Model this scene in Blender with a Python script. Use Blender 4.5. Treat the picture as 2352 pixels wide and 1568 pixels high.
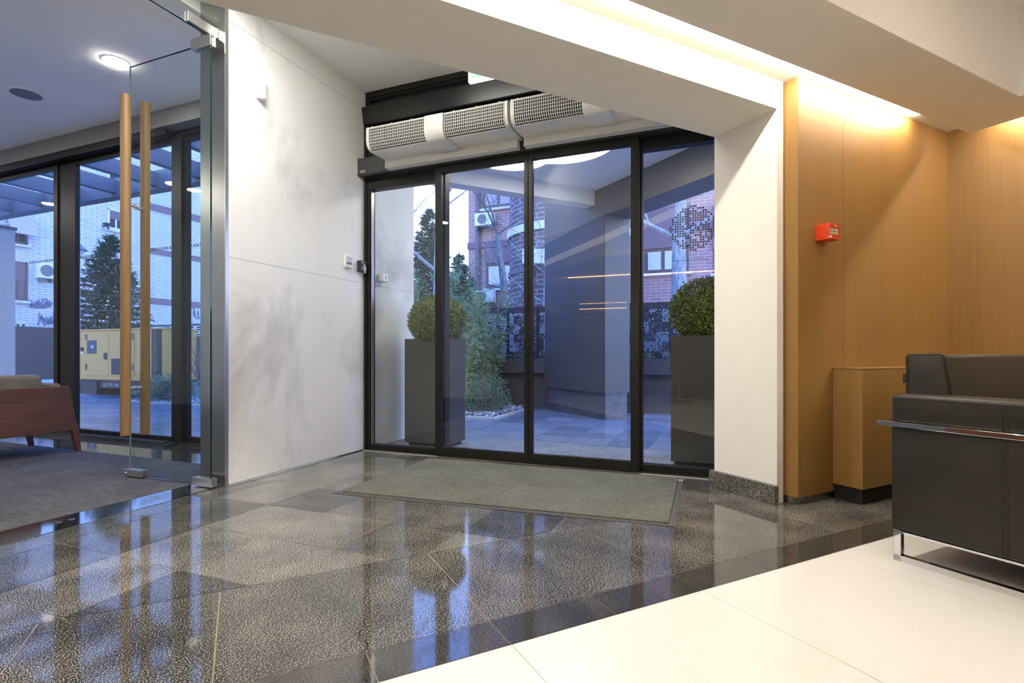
import bpy, math, random
from mathutils import Matrix, Vector
from math import sin, cos, pi, radians

for o in list(bpy.data.objects):
    bpy.data.objects.remove(o)
S = bpy.context.scene
COL = S.collection

# ------------------------------------------------------------------ camera
CAMH, FPX, CX, HY = 0.9, 1210.0, 1176.0, 812.0
cd = bpy.data.cameras.new('camera')
cd.sensor_width = 36.0
cd.lens = FPX / 2352 * 36
cd.shift_y = (HY - 784) / 2352
cd.clip_start = 0.02
cam = bpy.data.objects.new('camera', cd)
cam.location = (0, 0, CAMH)
cam.rotation_euler = (pi / 2, 0, 0)
COL.objects.link(cam)
S.camera = cam

# ------------------------------------------------------------------ view, world
S.view_settings.view_transform = 'Standard'
S.view_settings.look = 'None'
S.view_settings.gamma = 1
S.view_settings.use_curve_mapping = False
S.view_settings.exposure = 1.06
S.cycles.transparent_max_bounces = 24
S.cycles.max_bounces = 10
S.cycles.diffuse_bounces = 5
S.cycles.glossy_bounces = 5
S.cycles.sample_clamp_indirect = 4.0

W = bpy.data.worlds.new('dusk_sky')
S.world = W
W.use_nodes = True
wn, wl = W.node_tree.nodes, W.node_tree.links
wn.clear()
wo = wn.new('ShaderNodeOutputWorld'); wb = wn.new('ShaderNodeBackground')
wt = wn.new('ShaderNodeTexCoord'); ws = wn.new('ShaderNodeSeparateXYZ'); wr = wn.new('ShaderNodeValToRGB')
wl.new(wt.outputs['Generated'], ws.inputs[0]); wl.new(ws.outputs['Z'], wr.inputs[0])
wr.color_ramp.elements[0].position = 0.04; wr.color_ramp.elements[0].color = (0.64, 0.78, 1.0, 1)
wr.color_ramp.elements[1].position = 0.5; wr.color_ramp.elements[1].color = (0.11, 0.29, 1.0, 1)
wl.new(wr.outputs[0], wb.inputs[0]); wl.new(wb.outputs[0], wo.inputs[0])
wb.inputs[1].default_value = 3.0

# emission strengths of the lamps; a few in the left room are added
LED, TRAY, VEST, LEFT, CANOPY = 78.0, 58.0, 15.0, 180.0, 6.5
WARM = (1.0, 0.905, 0.77)
NEUTRAL = (1.0, 0.965, 0.89)

# ------------------------------------------------------------------ frames
def wpt(x, y, z=0.0):
    Y = (CAMH - z) * FPX / (y - HY)
    return Vector(((x - CX) / FPX * Y, Y, z))
AE, AL = radians(-22.1), radians(27.25)
_e = wpt(841.8, 1031.5); _l = wpt(1833, 1161)
FE = Matrix.Translation((_e.x, _e.y, 0)) @ Matrix.Rotation(AE, 4, 'Z')     # entrance: x along the doors, y out to the street
FL = Matrix.Translation((_l.x, _l.y, 0)) @ Matrix.Rotation(AL, 4, 'Z')     # lobby: x along the beam, y towards the entrance
IE, IL = FE.inverted(), FL.inverted()

def on_plane(F, x, y, u=None, v=None):
    """point of the frame's vertical plane seen along a sight line"""
    I = F.inverted()
    o = I @ Vector((0, 0, CAMH)); d = I.to_3x3() @ Vector(((x - CX) / FPX, 1, -(y - HY) / FPX))
    k = 0 if u is not None else 1
    t = ((u if k == 0 else v) - o[k]) / d[k]
    return o + d * t

# ------------------------------------------------------------------ mesh builder
class MB:
    def __init__(s):
        s.v, s.f, s.t = [], [], []
    def face(s, pts, tone=0.5):
        n = len(s.v); s.v += [tuple(p) for p in pts]; s.f.append(tuple(range(n, n + len(pts)))); s.t.append(tone); return s
    def mesh(s, vs, fs, tone=0.5):
        n = len(s.v); s.v += [tuple(p) for p in vs]
        for f in fs: s.f.append(tuple(i + n for i in f)); s.t.append(tone)
        return s
    def box(s, x0, x1, y0, y1, z0, z1, tone=0.5):
        if x0 > x1: x0, x1 = x1, x0
        if y0 > y1: y0, y1 = y1, y0
        if z0 > z1: z0, z1 = z1, z0
        vs = [(x0,y0,z0),(x1,y0,z0),(x1,y1,z0),(x0,y1,z0),(x0,y0,z1),(x1,y0,z1),(x1,y1,z1),(x0,y1,z1)]
        return s.mesh(vs, [(3,2,1,0),(4,5,6,7),(0,1,5,4),(1,2,6,5),(2,3,7,6),(3,0,4,7)], tone)
    def prism(s, poly, a, b, axis='z', tone=0.5):
        """poly: 2D points; extruded along axis from a to b"""
        n = len(poly)
        def mk(p, h):
            return {'z': (p[0], p[1], h), 'x': (h, p[0], p[1]), 'y': (p[0], h, p[1])}[axis]
        vs = [mk(p, a) for p in poly] + [mk(p, b) for p in poly]
        fs = [tuple(range(n - 1, -1, -1)), tuple(range(n, 2 * n))] + [(i, (i + 1) % n, n + (i + 1) % n, n + i) for i in range(n)]
        return s.mesh(vs, fs, tone)
    def tube(s, pts, rads, n=8, cap=True):
        pts = [Vector(p) for p in pts]
        if not isinstance(rads, (list, tuple)): rads = [rads] * len(pts)
        base = len(s.v); a = None
        for i, p in enumerate(pts):
            d = (pts[min(i + 1, len(pts) - 1)] - pts[max(i - 1, 0)])
            d = d.normalized() if d.length > 1e-9 else Vector((0, 0, 1))
            if a is None:
                a = d.cross(Vector((0, 0, 1)) if abs(d.z) < .95 else Vector((1, 0, 0))).normalized()
            else:
                a = (a - d * a.dot(d)); a = a.normalized() if a.length > 1e-6 else d.orthogonal().normalized()
            b = d.cross(a)
            for k in range(n):
                q = p + (a * cos(2 * pi * k / n) + b * sin(2 * pi * k / n)) * rads[i]
                s.v.append(tuple(q))
        for i in range(len(pts) - 1):
            for k in range(n):
                s.f.append((base + i*n + k, base + i*n + (k+1) % n, base + (i+1)*n + (k+1) % n, base + (i+1)*n + k)); s.t.append(.5)
        if cap:
            s.f.append(tuple(base + k for k in range(n - 1, -1, -1))); s.t.append(.5)
            e = base + (len(pts) - 1) * n
            s.f.append(tuple(e + k for k in range(n))); s.t.append(.5)
        return s
    def disc(s, c, r, z0, z1, n=40):
        return s.prism([(c[0] + r*cos(2*pi*k/n), c[1] + r*sin(2*pi*k/n)) for k in range(n)], z0, z1)
    def leaf(s, p, d, nrm, L, w):
        d = d.normalized(); side = d.cross(nrm)
        side = side.normalized() if side.length > 1e-6 else d.orthogonal().normalized()
        up = side.cross(d)
        a, m = p, p + d * L * .45 + up * L * .06
        return s.mesh([a, m + side * w * .5, p + d * L, m - side * w * .5], [(0, 1, 2, 3)], random.random())

BASE = {}
def _mk(mb, name, mat, off, smooth):
    me = bpy.data.meshes.new(name)
    me.from_pydata([(x - off[0], y - off[1], z - off[2]) for x, y, z in mb.v], [], mb.f)
    a = me.attributes.new('tone', 'FLOAT', 'FACE')
    a.data.foreach_set('value', mb.t)
    me.materials.append(mat)
    if smooth:
        me.polygons.foreach_set('use_smooth', [True] * len(me.polygons))
    me.update()
    return bpy.data.objects.new(name, me)
def bev(o, w, seg=2):
    m = o.modifiers.new('bevel', 'BEVEL'); m.width = w; m.segments = seg; m.limit_method = 'ANGLE'; m.angle_limit = radians(40)
    return o
def tag(o, label, cat, group=None, kind=None):
    o['label'] = label; o['category'] = cat
    if group: o['group'] = group
    if kind: o['kind'] = kind
    return o
def thing(name, F, base, label, cat, group=None, kind=None):
    o = bpy.data.objects.new(name, None); o.empty_display_size = .1
    COL.objects.link(o); o.matrix_world = F @ Matrix.Translation(base)
    BASE[o.name] = Vector(base)
    return tag(o, label, cat, group, kind)
def part(mb, name, mat, parent, bevel=0, smooth=False, seg=2, label=None):
    off = BASE[parent.name]
    o = _mk(mb, name, mat, off, smooth); COL.objects.link(o); o.parent = parent; BASE[o.name] = off
    if bevel: bev(o, bevel, seg)
    if label: o['label'] = label
    return o
def solo(mb, name, mat, F, label, cat, base=None, group=None, kind=None, bevel=0, smooth=False, seg=2):
    if base is None:
        xs = [v[0] for v in mb.v]; ys = [v[1] for v in mb.v]; zs = [v[2] for v in mb.v]
        base = ((min(xs)+max(xs))/2, (min(ys)+max(ys))/2, min(zs))
    o = _mk(mb, name, mat, base, smooth); COL.objects.link(o); o.matrix_world = F @ Matrix.Translation(base); BASE[o.name] = Vector(base)
    if bevel: bev(o, bevel, seg)
    return tag(o, label, cat, group, kind)
def copy_tree(o, parent=None):
    c = o.copy(); COL.objects.link(c); BASE[c.name] = BASE[o.name]
    if parent: c.parent = parent
    for ch in list(o.children): copy_tree(ch, c)
    return c
def place_copy(o, F, base, label, group=None):
    c = copy_tree(o); c.matrix_world = F @ Matrix.Translation(base); c['label'] = label
    if group: c['group'] = group
    return c

# ------------------------------------------------------------------ materials
def newmat(name):
    m = bpy.data.materials.new(name); m.use_nodes = True
    n, l = m.node_tree.nodes, m.node_tree.links; n.clear()
    out = n.new('ShaderNodeOutputMaterial'); b = n.new('ShaderNodeBsdfPrincipled'); l.new(b.outputs[0], out.inputs[0])
    return m, n, l, b
def rgba(c): return (c[0], c[1], c[2], 1)
def coords(n, l, scale=(1, 1, 1), rot=(0, 0, 0)):
    t = n.new('ShaderNodeTexCoord'); mp = n.new('ShaderNodeMapping')
    mp.inputs['Scale'].default_value = scale; mp.inputs['Rotation'].default_value = rot
    l.new(t.outputs['Object'], mp.inputs[0]); return mp.outputs[0]
def noise(n, l, vec, scale, detail=3, rough=.55, dist=0):
    t = n.new('ShaderNodeTexNoise'); t.inputs['Scale'].default_value = scale; t.inputs['Detail'].default_value = detail
    t.inputs['Roughness'].default_value = rough; t.inputs['Distortion'].default_value = dist
    l.new(vec, t.inputs['Vector']); return t.outputs['Fac']
def ramp(n, l, fac, stops):
    r = n.new('ShaderNodeValToRGB'); e = r.color_ramp.elements
    while len(e) < len(stops): e.new(.5)
    for q, (p, c) in zip(e, stops): q.position = p; q.color = rgba(c)
    l.new(fac, r.inputs[0]); return r.outputs[0]
def mixc(n, l, fac, a, b, mode='MIX'):
    m = n.new('ShaderNodeMix'); m.data_type = 'RGBA'; m.blend_type = mode
    for s_, v in ((m.inputs['Factor'], fac), (m.inputs['A'], a), (m.inputs['B'], b)):
        if isinstance(v, (int, float)): s_.default_value = v
        elif isinstance(v, tuple): s_.default_value = rgba(v)
        else: l.new(v, s_)
    return m.outputs['Result']
def math_(n, l, op, a, b=0.0, clamp=False):
    m = n.new('ShaderNodeMath'); m.operation = op; m.use_clamp = clamp
    for i, v in enumerate((a, b)):
        if isinstance(v, (int, float)): m.inputs[i].default_value = v
        else: l.new(v, m.inputs[i])
    return m.outputs[0]
def bump(n, l, b, h, strength=.2, dist=.01):
    bp = n.new('ShaderNodeBump'); bp.inputs['Strength'].default_value = strength; bp.inputs['Distance'].default_value = dist
    l.new(h, bp.inputs['Height']); l.new(bp.outputs[0], b.inputs['Normal'])
def plain(name, c, rough=.5, metal=0, var=.06, scale=8, spec=.5, coat=0):
    m, n, l, b = newmat(name)
    v = noise(n, l, coords(n, l), scale, 4)
    lo = tuple(x * (1 - var) for x in c); hi = tuple(min(1, x * (1 + var)) for x in c)
    l.new(ramp(n, l, v, [(.3, lo), (.7, hi)]), b.inputs['Base Color'])
    b.inputs['Roughness'].default_value = rough; b.inputs['Metallic'].default_value = metal
    b.inputs['Specular IOR Level'].default_value = spec; b.inputs['Coat Weight'].default_value = coat
    return m
def emit(name, c, s):
    m, n, l, b = newmat(name)
    b.inputs['Base Color'].default_value = rgba((.8, .8, .8)); b.inputs['Emission Color'].default_value = rgba(c)
    b.inputs['Emission Strength'].default_value = s; return m
def glass(name, tint=(.955, .975, .97), f0=.05):
    m, n, l, b = newmat(name); n.remove(b)
    out = [x for x in n if x.type == 'OUTPUT_MATERIAL'][0]
    tr = n.new('ShaderNodeBsdfTransparent'); tr.inputs[0].default_value = rgba(tint)
    gl = n.new('ShaderNodeBsdfGlossy'); gl.inputs['Roughness'].default_value = 0.0
    lw = n.new('ShaderNodeLayerWeight'); lw.inputs[0].default_value = .5
    p = math_(n, l, 'POWER', lw.outputs['Facing'], 5.0)
    fr = math_(n, l, 'ADD', math_(n, l, 'MULTIPLY', p, 1 - f0), f0, True)
    mx = n.new('ShaderNodeMixShader'); l.new(fr, mx.inputs[0]); l.new(tr.outputs[0], mx.inputs[1]); l.new(gl.outputs[0], mx.inputs[2])
    l.new(mx.outputs[0], out.inputs[0]); return m
def attr(n, name='tone'):
    a = n.new('ShaderNodeAttribute'); a.attribute_name = name; return a.outputs['Fac']

def m_granite(name, base, speck, amount=.5, rough=.06, scale=150, tile=True):
    m, n, l, b = newmat(name)
    vec = coords(n, l, (1, 2.1, 1), (0, 0, .7))
    s1 = noise(n, l, vec, scale, 3, .62)
    s2 = noise(n, l, coords(n, l), 3.2, 3)
    t = attr(n)
    thr = math_(n, l, 'ADD', math_(n, l, 'MULTIPLY', math_(n, l, 'SUBTRACT', t, .5), .05 if tile else 0), math_(n, l, 'MULTIPLY', math_(n, l, 'SUBTRACT', s2, .5), .16))
    f = math_(n, l, 'ADD', s1, thr)
    f = math_(n, l, 'ADD', f, (amount - .5) * .3)
    c = ramp(n, l, f, [(.47, base), (.53, tuple(x * 1.7 for x in base)), (.59, speck)])
    if tile:
        c = mixc(n, l, 1.0, c, ramp(n, l, t, [(0, (.75, .75, .76)), (1, (1.12, 1.1, 1.06))]), 'MULTIPLY')
    l.new(c, b.inputs['Base Color']); b.inputs['Roughness'].default_value = rough; b.inputs['Specular IOR Level'].default_value = .6
    return m
def m_wood(name, lo, hi, axis='z', rough=.4, fine=240):
    m, n, l, b = newmat(name)
    sc = {'z': (fine, fine, 2.2), 'x': (2.2, fine, fine), 'y': (fine, 2.2, fine)}[axis]
    g = noise(n, l, coords(n, l, sc), 1, 4, .6, .3)
    sc2 = {'z': (3, 3, .25), 'x': (.25, 3, 3), 'y': (3, .25, 3)}[axis]
    g2 = noise(n, l, coords(n, l, sc2), 1, 2)
    f = math_(n, l, 'ADD', math_(n, l, 'MULTIPLY', g, .7), math_(n, l, 'MULTIPLY', g2, .3))
    l.new(ramp(n, l, f, [(.36, lo), (.62, hi)]), b.inputs['Base Color'])
    b.inputs['Roughness'].default_value = rough; bump(n, l, b, g, .05, .002); return m
def m_brick(name, c1, c2, mortar, bw, bh, axes='xz', gap=.012, rough=.85):
    m, n, l, b = newmat(name)
    t = n.new('ShaderNodeTexCoord'); sp = n.new('ShaderNodeSeparateXYZ'); cb = n.new('ShaderNodeCombineXYZ')
    l.new(t.outputs['Object'], sp.inputs[0])
    l.new(sp.outputs[axes[0].upper()], cb.inputs[0]); l.new(sp.outputs[axes[1].upper()], cb.inputs[1])
    br = n.new('ShaderNodeTexBrick'); l.new(cb.outputs[0], br.inputs['Vector'])
    br.inputs['Color1'].default_value = rgba(c1); br.inputs['Color2'].default_value = rgba(c2); br.inputs['Mortar'].default_value = rgba(mortar)
    br.inputs['Scale'].default_value = 1; br.inputs['Brick Width'].default_value = bw; br.inputs['Row Height'].default_value = bh
    br.inputs['Mortar Size'].default_value = gap; br.inputs['Mortar Smooth'].default_value = .1
    v = noise(n, l, coords(n, l), 2.0, 3)
    c = mixc(n, l, 1.0, br.outputs['Color'], ramp(n, l, v, [(.3, (.88, .88, .88)), (.7, (1, 1, 1))]), 'MULTIPLY')
    l.new(c, b.inputs['Base Color']); b.inputs['Roughness'].default_value = rough; return m
def m_leaf(name, lo, hi, rough=.45):
    m, n, l, b = newmat(name)
    l.new(ramp(n, l, attr(n), [(0, lo), (1, hi)]), b.inputs['Base Color']); b.inputs['Roughness'].default_value = rough
    return m
def m_bark(name, lo, hi, scale=30):
    m, n, l, b = newmat(name)
    v = noise(n, l, coords(n, l, (1, 1, .25)), scale, 5)
    l.new(ramp(n, l, v, [(.35, lo), (.65, hi)]), b.inputs['Base Color']); b.inputs['Roughness'].default_value = .85; bump(n, l, b, v, .4, .01); return m

def m_marble():
    m, n, l, b = newmat('white_marble_cladding')
    d = noise(n, l, coords(n, l, (1, 1.0, .55), (.55, 0, 0)), 1.3, 5, .58, .5)
    d2 = noise(n, l, coords(n, l), 9, 4)
    f = math_(n, l, 'ADD', math_(n, l, 'MULTIPLY', d, .93), math_(n, l, 'MULTIPLY', d2, .07))
    l.new(ramp(n, l, f, [(.30, (.50, .50, .49)), (.40, (.66, .66, .655)), (.49, (.82, .825, .815)), (.7, (.86, .865, .855))]), b.inputs['Base Color'])
    b.inputs['Roughness'].default_value = .32; return m
def m_marble_floor():
    m, n, l, b = newmat('cream_marble_floor')
    d = noise(n, l, coords(n, l, (1, 1.4, 1), (0, 0, .5)), 2.2, 6, .6, .6)
    l.new(ramp(n, l, d, [(.28, (.76, .735, .68)), (.5, (.80, .78, .735))]), b.inputs['Base Color'])
    b.inputs['Roughness'].default_value = .22; return m
def m_carpet(name, lo, hi, sx, sy, strength=.5):
    m, n, l, b = newmat(name)
    a = noise(n, l, coords(n, l, (sx, sy, 30)), 1, 3)
    c = noise(n, l, coords(n, l), 260, 2)
    f = math_(n, l, 'ADD', math_(n, l, 'MULTIPLY', a, .45), math_(n, l, 'MULTIPLY', c, .55))
    p = noise(n, l, coords(n, l), 3.0, 3)
    cc = mixc(n, l, 1.0, ramp(n, l, f, [(.35, lo), (.65, hi)]), ramp(n, l, p, [(.3, (.82, .82, .82)), (.65, (1.06, 1.06, 1.06))]), 'MULTIPLY')
    l.new(cc, b.inputs['Base Color']); b.inputs['Roughness'].default_value = .95; b.inputs['Specular IOR Level'].default_value = .1
    bump(n, l, b, c, strength, .004); return m
def m_leather():
    m, n, l, b = newmat('dark_brown_leather')
    v = n.new('ShaderNodeTexVoronoi'); v.inputs['Scale'].default_value = 420; l.new(coords(n, l), v.inputs['Vector'])
    w = noise(n, l, coords(n, l, (1, 1, 2.2)), 6, 3)
    l.new(ramp(n, l, w, [(.3, (.016, .0142, .0115)), (.7, (.024, .021, .0165))]), b.inputs['Base Color'])
    b.inputs['Roughness'].default_value = .45; b.inputs['Specular IOR Level'].default_value = .3
    h = math_(n, l, 'ADD', math_(n, l, 'MULTIPLY', v.outputs['Distance'], .2), w)
    bump(n, l, b, h, .10, .01); return m

M = dict(
    granite=m_granite('polished_grey_granite', (.026, .027, .026), (.40, .39, .35), .52),
    band=m_granite('polished_dark_granite', (.022, .022, .022), (.15, .145, .13), .5, .06, 190),
    plinth=m_granite('speckled_granite_skirting', (.03, .03, .028), (.36, .35, .30), .52, .3, 110, False),
    colbase=m_granite('blue_grey_granite_base', (.04, .042, .048), (.20, .21, .24), .5, .4, 120, False),
    terrazzo=m_granite('flamed_granite_paving', (.10, .105, .11), (.42, .43, .45), .54, .55, 90, False),
    paver=m_granite('blue_lit_slate', (.17, .20, .26), (.28, .32, .39), .5, .2, 40, True),  # grey paving; the blue of the sky light is put into its colour
    grout=plain('beige_grout', (.30, .26, .20), .9),
    paleline=plain('pale_paving_joint', (.42, .44, .48), .9),
    marble=m_marble(), mfloor=m_marble_floor(),
    carpet=m_carpet('woven_grey_carpet', (.036, .036, .040), (.125, .125, .135), 14, 120),
    matpile=m_carpet('grey_doormat_pile', (.075, .08, .070), (.17, .175, .155), 60, 60, .7),
    rubber=plain('grey_rubber_edge', (.075, .072, .07), .6),
    white=plain('white_wall_paint', (.86, .84, .79), .75, var=.01, spec=.2),
    beige=plain('cream_ceiling_paint', (.90, .865, .755), .8, var=.012, spec=.2),
    ceil=plain('white_ceiling_paint', (.88, .88, .88), .85, var=.01, spec=.2),
    wood=m_wood('oak_veneer', (.225, .116, .028), (.29, .160, .043), 'z', .52),
    handle=m_wood('oak_handle_wood', (.23, .13, .048), (.35, .21, .085), 'z', .45, 160),
    walnut=m_wood('walnut_board', (.085, .036, .021), (.145, .065, .038), 'y', .4, 40),
    alu=plain('black_anodised_aluminium', (.010, .010, .009), .42, 0, spec=.28),
    alu2=plain('dark_grey_powder_coat', (.028, .029, .030), .38),
    blackgloss=plain('black_lacquered_panel', (.006, .006, .0065), .22, spec=.35),
    fascia=plain('grey_metal_fascia', (.16, .16, .16), .5),
    steel=plain('brushed_steel', (.42, .42, .40), .28, 1, .12, 3),
    mirrorsteel=plain('polished_steel_plate', (.62, .63, .64), .06, 1, .02),
    chrome=plain('chrome', (.80, .80, .80), .04, 1, .01),
    satin=plain('satin_aluminium', (.62, .61, .58), .3, 1, .03),
    glass=glass('clear_glass'), doorglass=glass('door_glass', (.95, .98, .97), .03),
    edgelit=plain('lit_glass_edge', (.42, .52, .56), .2), edge=plain('green_glass_edge', (.005, .025, .024), .1),  # free edge coloured bright as if catching light, the other edges dark
    leather=m_leather(), stitch=plain('leather_seam_thread', (.008, .007, .006), .6),
    taupe=m_carpet('taupe_upholstery', (.13, .115, .095), (.21, .185, .155), 90, 90, .2),
    plastic=plain('white_plastic', (.78, .78, .75), .4, var=.02), acwhite=plain('air_curtain_enamel', (.70, .70, .66), .35, var=.02),
    dark=plain('dark_interior', (.02, .02, .018), .8), black=plain('black_plastic', (.02, .02, .02), .4),
    red=plain('red_plastic', (.62, .045, .010), .38, var=.03), cream=plain('cream_glass_pane', (.75, .66, .45), .4, var=.03),
    screen=plain('pale_display', (.45, .50, .62), .2), grid=plain('grille_black', (.012, .012, .012), .6),
    green=emit('exit_sign_green', (.25, .75, .42), .55), exitwhite=emit('exit_sign_white', (.9, .95, .9), .9),
    decal=plain('dark_film_sticker', (.05, .05, .06), .7), decalw=plain('white_print', (.75, .75, .75), .6),
    planter=plain('anthracite_planter', (.050, .050, .048), .5), box=m_leaf('boxwood_leaf', (.05, .085, .012), (.23, .29, .05)),
    bamboo=m_leaf('bamboo_leaf', (.12, .24, .10), (.42, .56, .26)), shrub=m_leaf('shrub_leaf', (.05, .13, .07), (.22, .36, .20)),
    spruce=m_leaf('spruce_needle', (.016, .052, .036), (.065, .145, .09), .8), pine=m_leaf('conifer_needle', (.03, .07, .055), (.10, .18, .14), .8),
    grass=m_leaf('grass_blade', (.10, .17, .06), (.30, .36, .18)), stem=m_bark('cane', (.18, .22, .09), (.30, .33, .15)),
    bark=m_bark('grey_bark', (.10, .095, .09), (.25, .24, .22)), barkp=m_bark('pale_bark', (.22, .21, .20), (.48, .46, .43)), twig=m_bark('brown_twig', (.16, .12, .10), (.30, .24, .21)),
    stone=m_leaf('gravel_stone', (.18, .18, .19), (.62, .62, .64), .8), kerb=plain('pale_kerb_stone', (.62, .61, .58), .7),
    colclad=plain('grey_brown_cladding', (.085, .080, .082), .4, var=.05, scale=3), canopy=plain('canopy_render', (.78, .78, .78), .8, var=.02),
    concretedk=plain('anthracite_trough', (.075, .074, .078), .7), screenmet=plain('dark_perforated_steel', (.045, .045, .052), .45),
    whitewall=plain('white_backing_render', (.80, .80, .80), .85), yellow=plain('yellow_enamel', (.66, .37, .085), .45, var=.04), yellowdk=plain('generator_black', (.02, .02, .025), .5),
    whitebrick=m_brick('white_brick', (.70, .70, .70), (.62, .62, .63), (.34, .35, .38), .36, .085, 'yz', .012),
    redbrick=m_brick('orange_red_brick', (.52, .27, .22), (.44, .21, .18), (.46, .42, .44), .36, .095, 'xz', .013),
    darkbrick=m_brick('dark_brown_brick', (.15, .11, .115), (.11, .085, .095), (.30, .28, .30), .42, .12, 'xz', .014),
    mauve=plain('mauve_concrete', (.20, .14, .16), .8), winwhite=plain('pale_window_blind', (.62, .62, .66), .3), winframe=plain('brown_window_frame', (.11, .08, .08), .5),
    shutter=plain('brown_roller_shutter', (.16, .11, .12), .6), awning=plain('pinkish_awning_cloth', (.46, .38, .44), .8), windark=plain('dark_window_glass', (.05, .055, .07), .08),
    steelblue=plain('blue_grey_steel_beam', (.12, .13, .16), .5), fence=plain('dark_fence_mesh', (.05, .05, .06), .6), graf=plain('graffiti_paint', (.16, .17, .24), .8),
    hill=plain('hazy_hill', (.35, .38, .42), .9),
    warmline=emit('amber_light_line', (1, .55, .2), 9.0), seatbrown=plain('brown_seat_leather', (.16, .085, .03), .5),
    greywall=plain('pale_wall_paint', (.80, .80, .80), .8, var=.01, spec=.1),
    pylon=plain('pale_stone_slab', (.50, .50, .48), .7),
    led=emit('warm_led', WARM, LED), tray=emit('lobby_downlight', WARM, TRAY), vest=emit('round_ceiling_lamp', NEUTRAL, VEST),
    lamp=emit('left_room_lamp', (1, .93, .82), LEFT), canlamp=emit('canopy_lamp', (1, .95, .88), CANOPY), screenlit=emit('small_lit_window', (1, .8, .5), 1.0),
)

def clip(poly, a, b, c):
    """keep the half plane a*x+b*y >= c"""
    out = []
    for i, p in enumerate(poly):
        q = poly[(i + 1) % len(poly)]
        dp, dq = a*p[0] + b*p[1] - c, a*q[0] + b*q[1] - c
        if dp >= 0: out.append(p)
        if dp * dq < 0:
            t = dp / (dp - dq); out.append((p[0] + (q[0]-p[0])*t, p[1] + (q[1]-p[1])*t))
    return out
RR = FE.inverted() @ FL
def l_in_e():      # the lobby line  v_L = c  as a half plane of the entrance frame: a*u + b*v >= c + k
    n = RR.to_3x3() @ Vector((0, 1, 0)); o = RR @ Vector((0, 0, 0)); return n.x, n.y, n.x*o.x + n.y*o.y
LA, LB, LK = l_in_e()
RI = RR.inverted()
def e_in_l():      # the line u_E = c as a half plane of the lobby frame
    n = RI.to_3x3() @ Vector((1, 0, 0)); o = RI @ Vector((0, 0, 0)); return n.x, n.y, n.x*o.x + n.y*o.y
EA, EB, EK = e_in_l()
I4 = Matrix.Identity(4)

# ================================================================== THE SETTING
random.seed(4)
# --- floors
fb = MB()
G = .002
for i in range(-1, 12):
    for j in range(-8, 2):
        u0, u1 = .18 + .428*(i-1) + G, .18 + .428*i - G
        v0, v1 = -.02 + .425*(j-1) + G, -.02 + .425*j - G
        p = [(u0, v0), (u1, v0), (u1, v1), (u0, v1)]
        p = clip(p, LA, LB, LK + .285 + G); p = clip(p, 1, 0, -.012) if p else p; p = clip(p, 0, -1, -.06) if p else p
        if len(p) > 2: fb.face([(x, y, 0) for x, y in p], random.random())
js = [-7, -6.2, -5.4, -4.6, -4.07, -3.535, -3.004, -2.187, -1.373, -1.067, -.247, .57, 1.4, 2.2]
lt = MB()
for a, b in zip(js, js[1:]):
    p = clip([(a+G, -.386+G), (b-G, -.386+G), (b-G, .285-G), (a+G, .285-G)], EA, EB, EK - .012)
    if len(p) > 2: lt.face([(RR @ Vector((x, y, 0))) for x, y in p], .35 + .3*random.random())
fb.v += []; n0 = len(fb.v)
fb.mesh(lt.v, lt.f); fb.t[-len(lt.t):] = lt.t
solo(fb, 'floor', M['granite'], FE, 'polished speckled grey granite tile floor of the entrance', 'floor', (0, 0, 0), kind='structure')
bb = MB()
k = -7.5
ks = [-2.19 + .409*i for i in range(-12, 12)]
for a, b in zip(ks, ks[1:]):
    p = clip([(a+.0015, -.546), (b-.0015, -.546), (b-.0015, -.388), (a+.0015, -.388)], EA, EB, EK - .012)
    if len(p) > 2: bb.face([(x, y, 0) for x, y in p], .3 + .5*random.random())
solo(bb, 'floor', M['band'], FL, 'dark granite border strip between grey and cream floors', 'floor', (0, 0, 0), kind='structure')
wf = MB()
for i in range(-9, 6):
    for j in range(0, 10):
        a, b = -2.19 + .818*i, -2.19 + .818*(i+1); d, c = -.548 - .818*j, -.548 - .818*(j+1)
        p = clip([(a+.0008, c+.0008), (b-.0008, c+.0008), (b-.0008, d-.0008), (a+.0008, d-.0008)], EA, EB, EK - .012)
        if len(p) > 2: wf.face([(x, y, 0) for x, y in p], random.random())
solo(wf, 'floor', M['mfloor'], FL, 'glossy cream marble lobby floor', 'floor', (0, 0, 0), kind='structure')
gb = MB().box(-.03, 6.2, -9, .06, -.06, -.0015)
solo(gb, 'floor', M['grout'], FE, 'beige grout bed showing in the floor joints', 'floor', (0, 0, 0), kind='structure')
cb = MB().box(-9, -.262, -5.5, -1.06, -.05, .004)
solo(cb, 'carpet', M['carpet'], FE, 'woven grey carpet in the room behind the glass door', 'carpet', bevel=.002)
lg = MB()
for i in range(-12, 1):
    u0, u1 = -.262 + .62*(i-1) + .002, -.262 + .62*i - .002
    lg.face([(u0, -1.058, 0), (u1, -1.058, 0), (u1, -.76, 0), (u0, -.76, 0)], .2 + .4*random.random()); lg.face([(u0, -.756, 0), (u1, -.756, 0), (u1, -.40, 0), (u0, -.40, 0)], .2 + .4*random.random())
solo(lg, 'floor', M['band'], FE, 'dark granite tile strip between carpet and garden windows', 'floor', (0, 0, 0), kind='structure')
solo(MB().box(-9, -.25, -5.5, -.38, -.08, -.051).box(-9, -.25, -1.06, -.38, -.051, -.0015), 'floor', M['grout'], FE, 'grout bed under the left room granite strip', 'floor', (0, 0, 0), kind='structure')
th = MB().box(-.26, -.014, -3.5, -1.495, -.03, .002)
t = thing('threshold_plate', FE, (-.13, -2.5, 0), 'long polished steel threshold strip beside the grey carpet', 'threshold')
part(th, 'plate', M['mirrorsteel'], t)
part(MB().box(-.25, -.035, -1.86, -1.50, .002, .0045), 'pivot_cover', M['mirrorsteel'], t)
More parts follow.
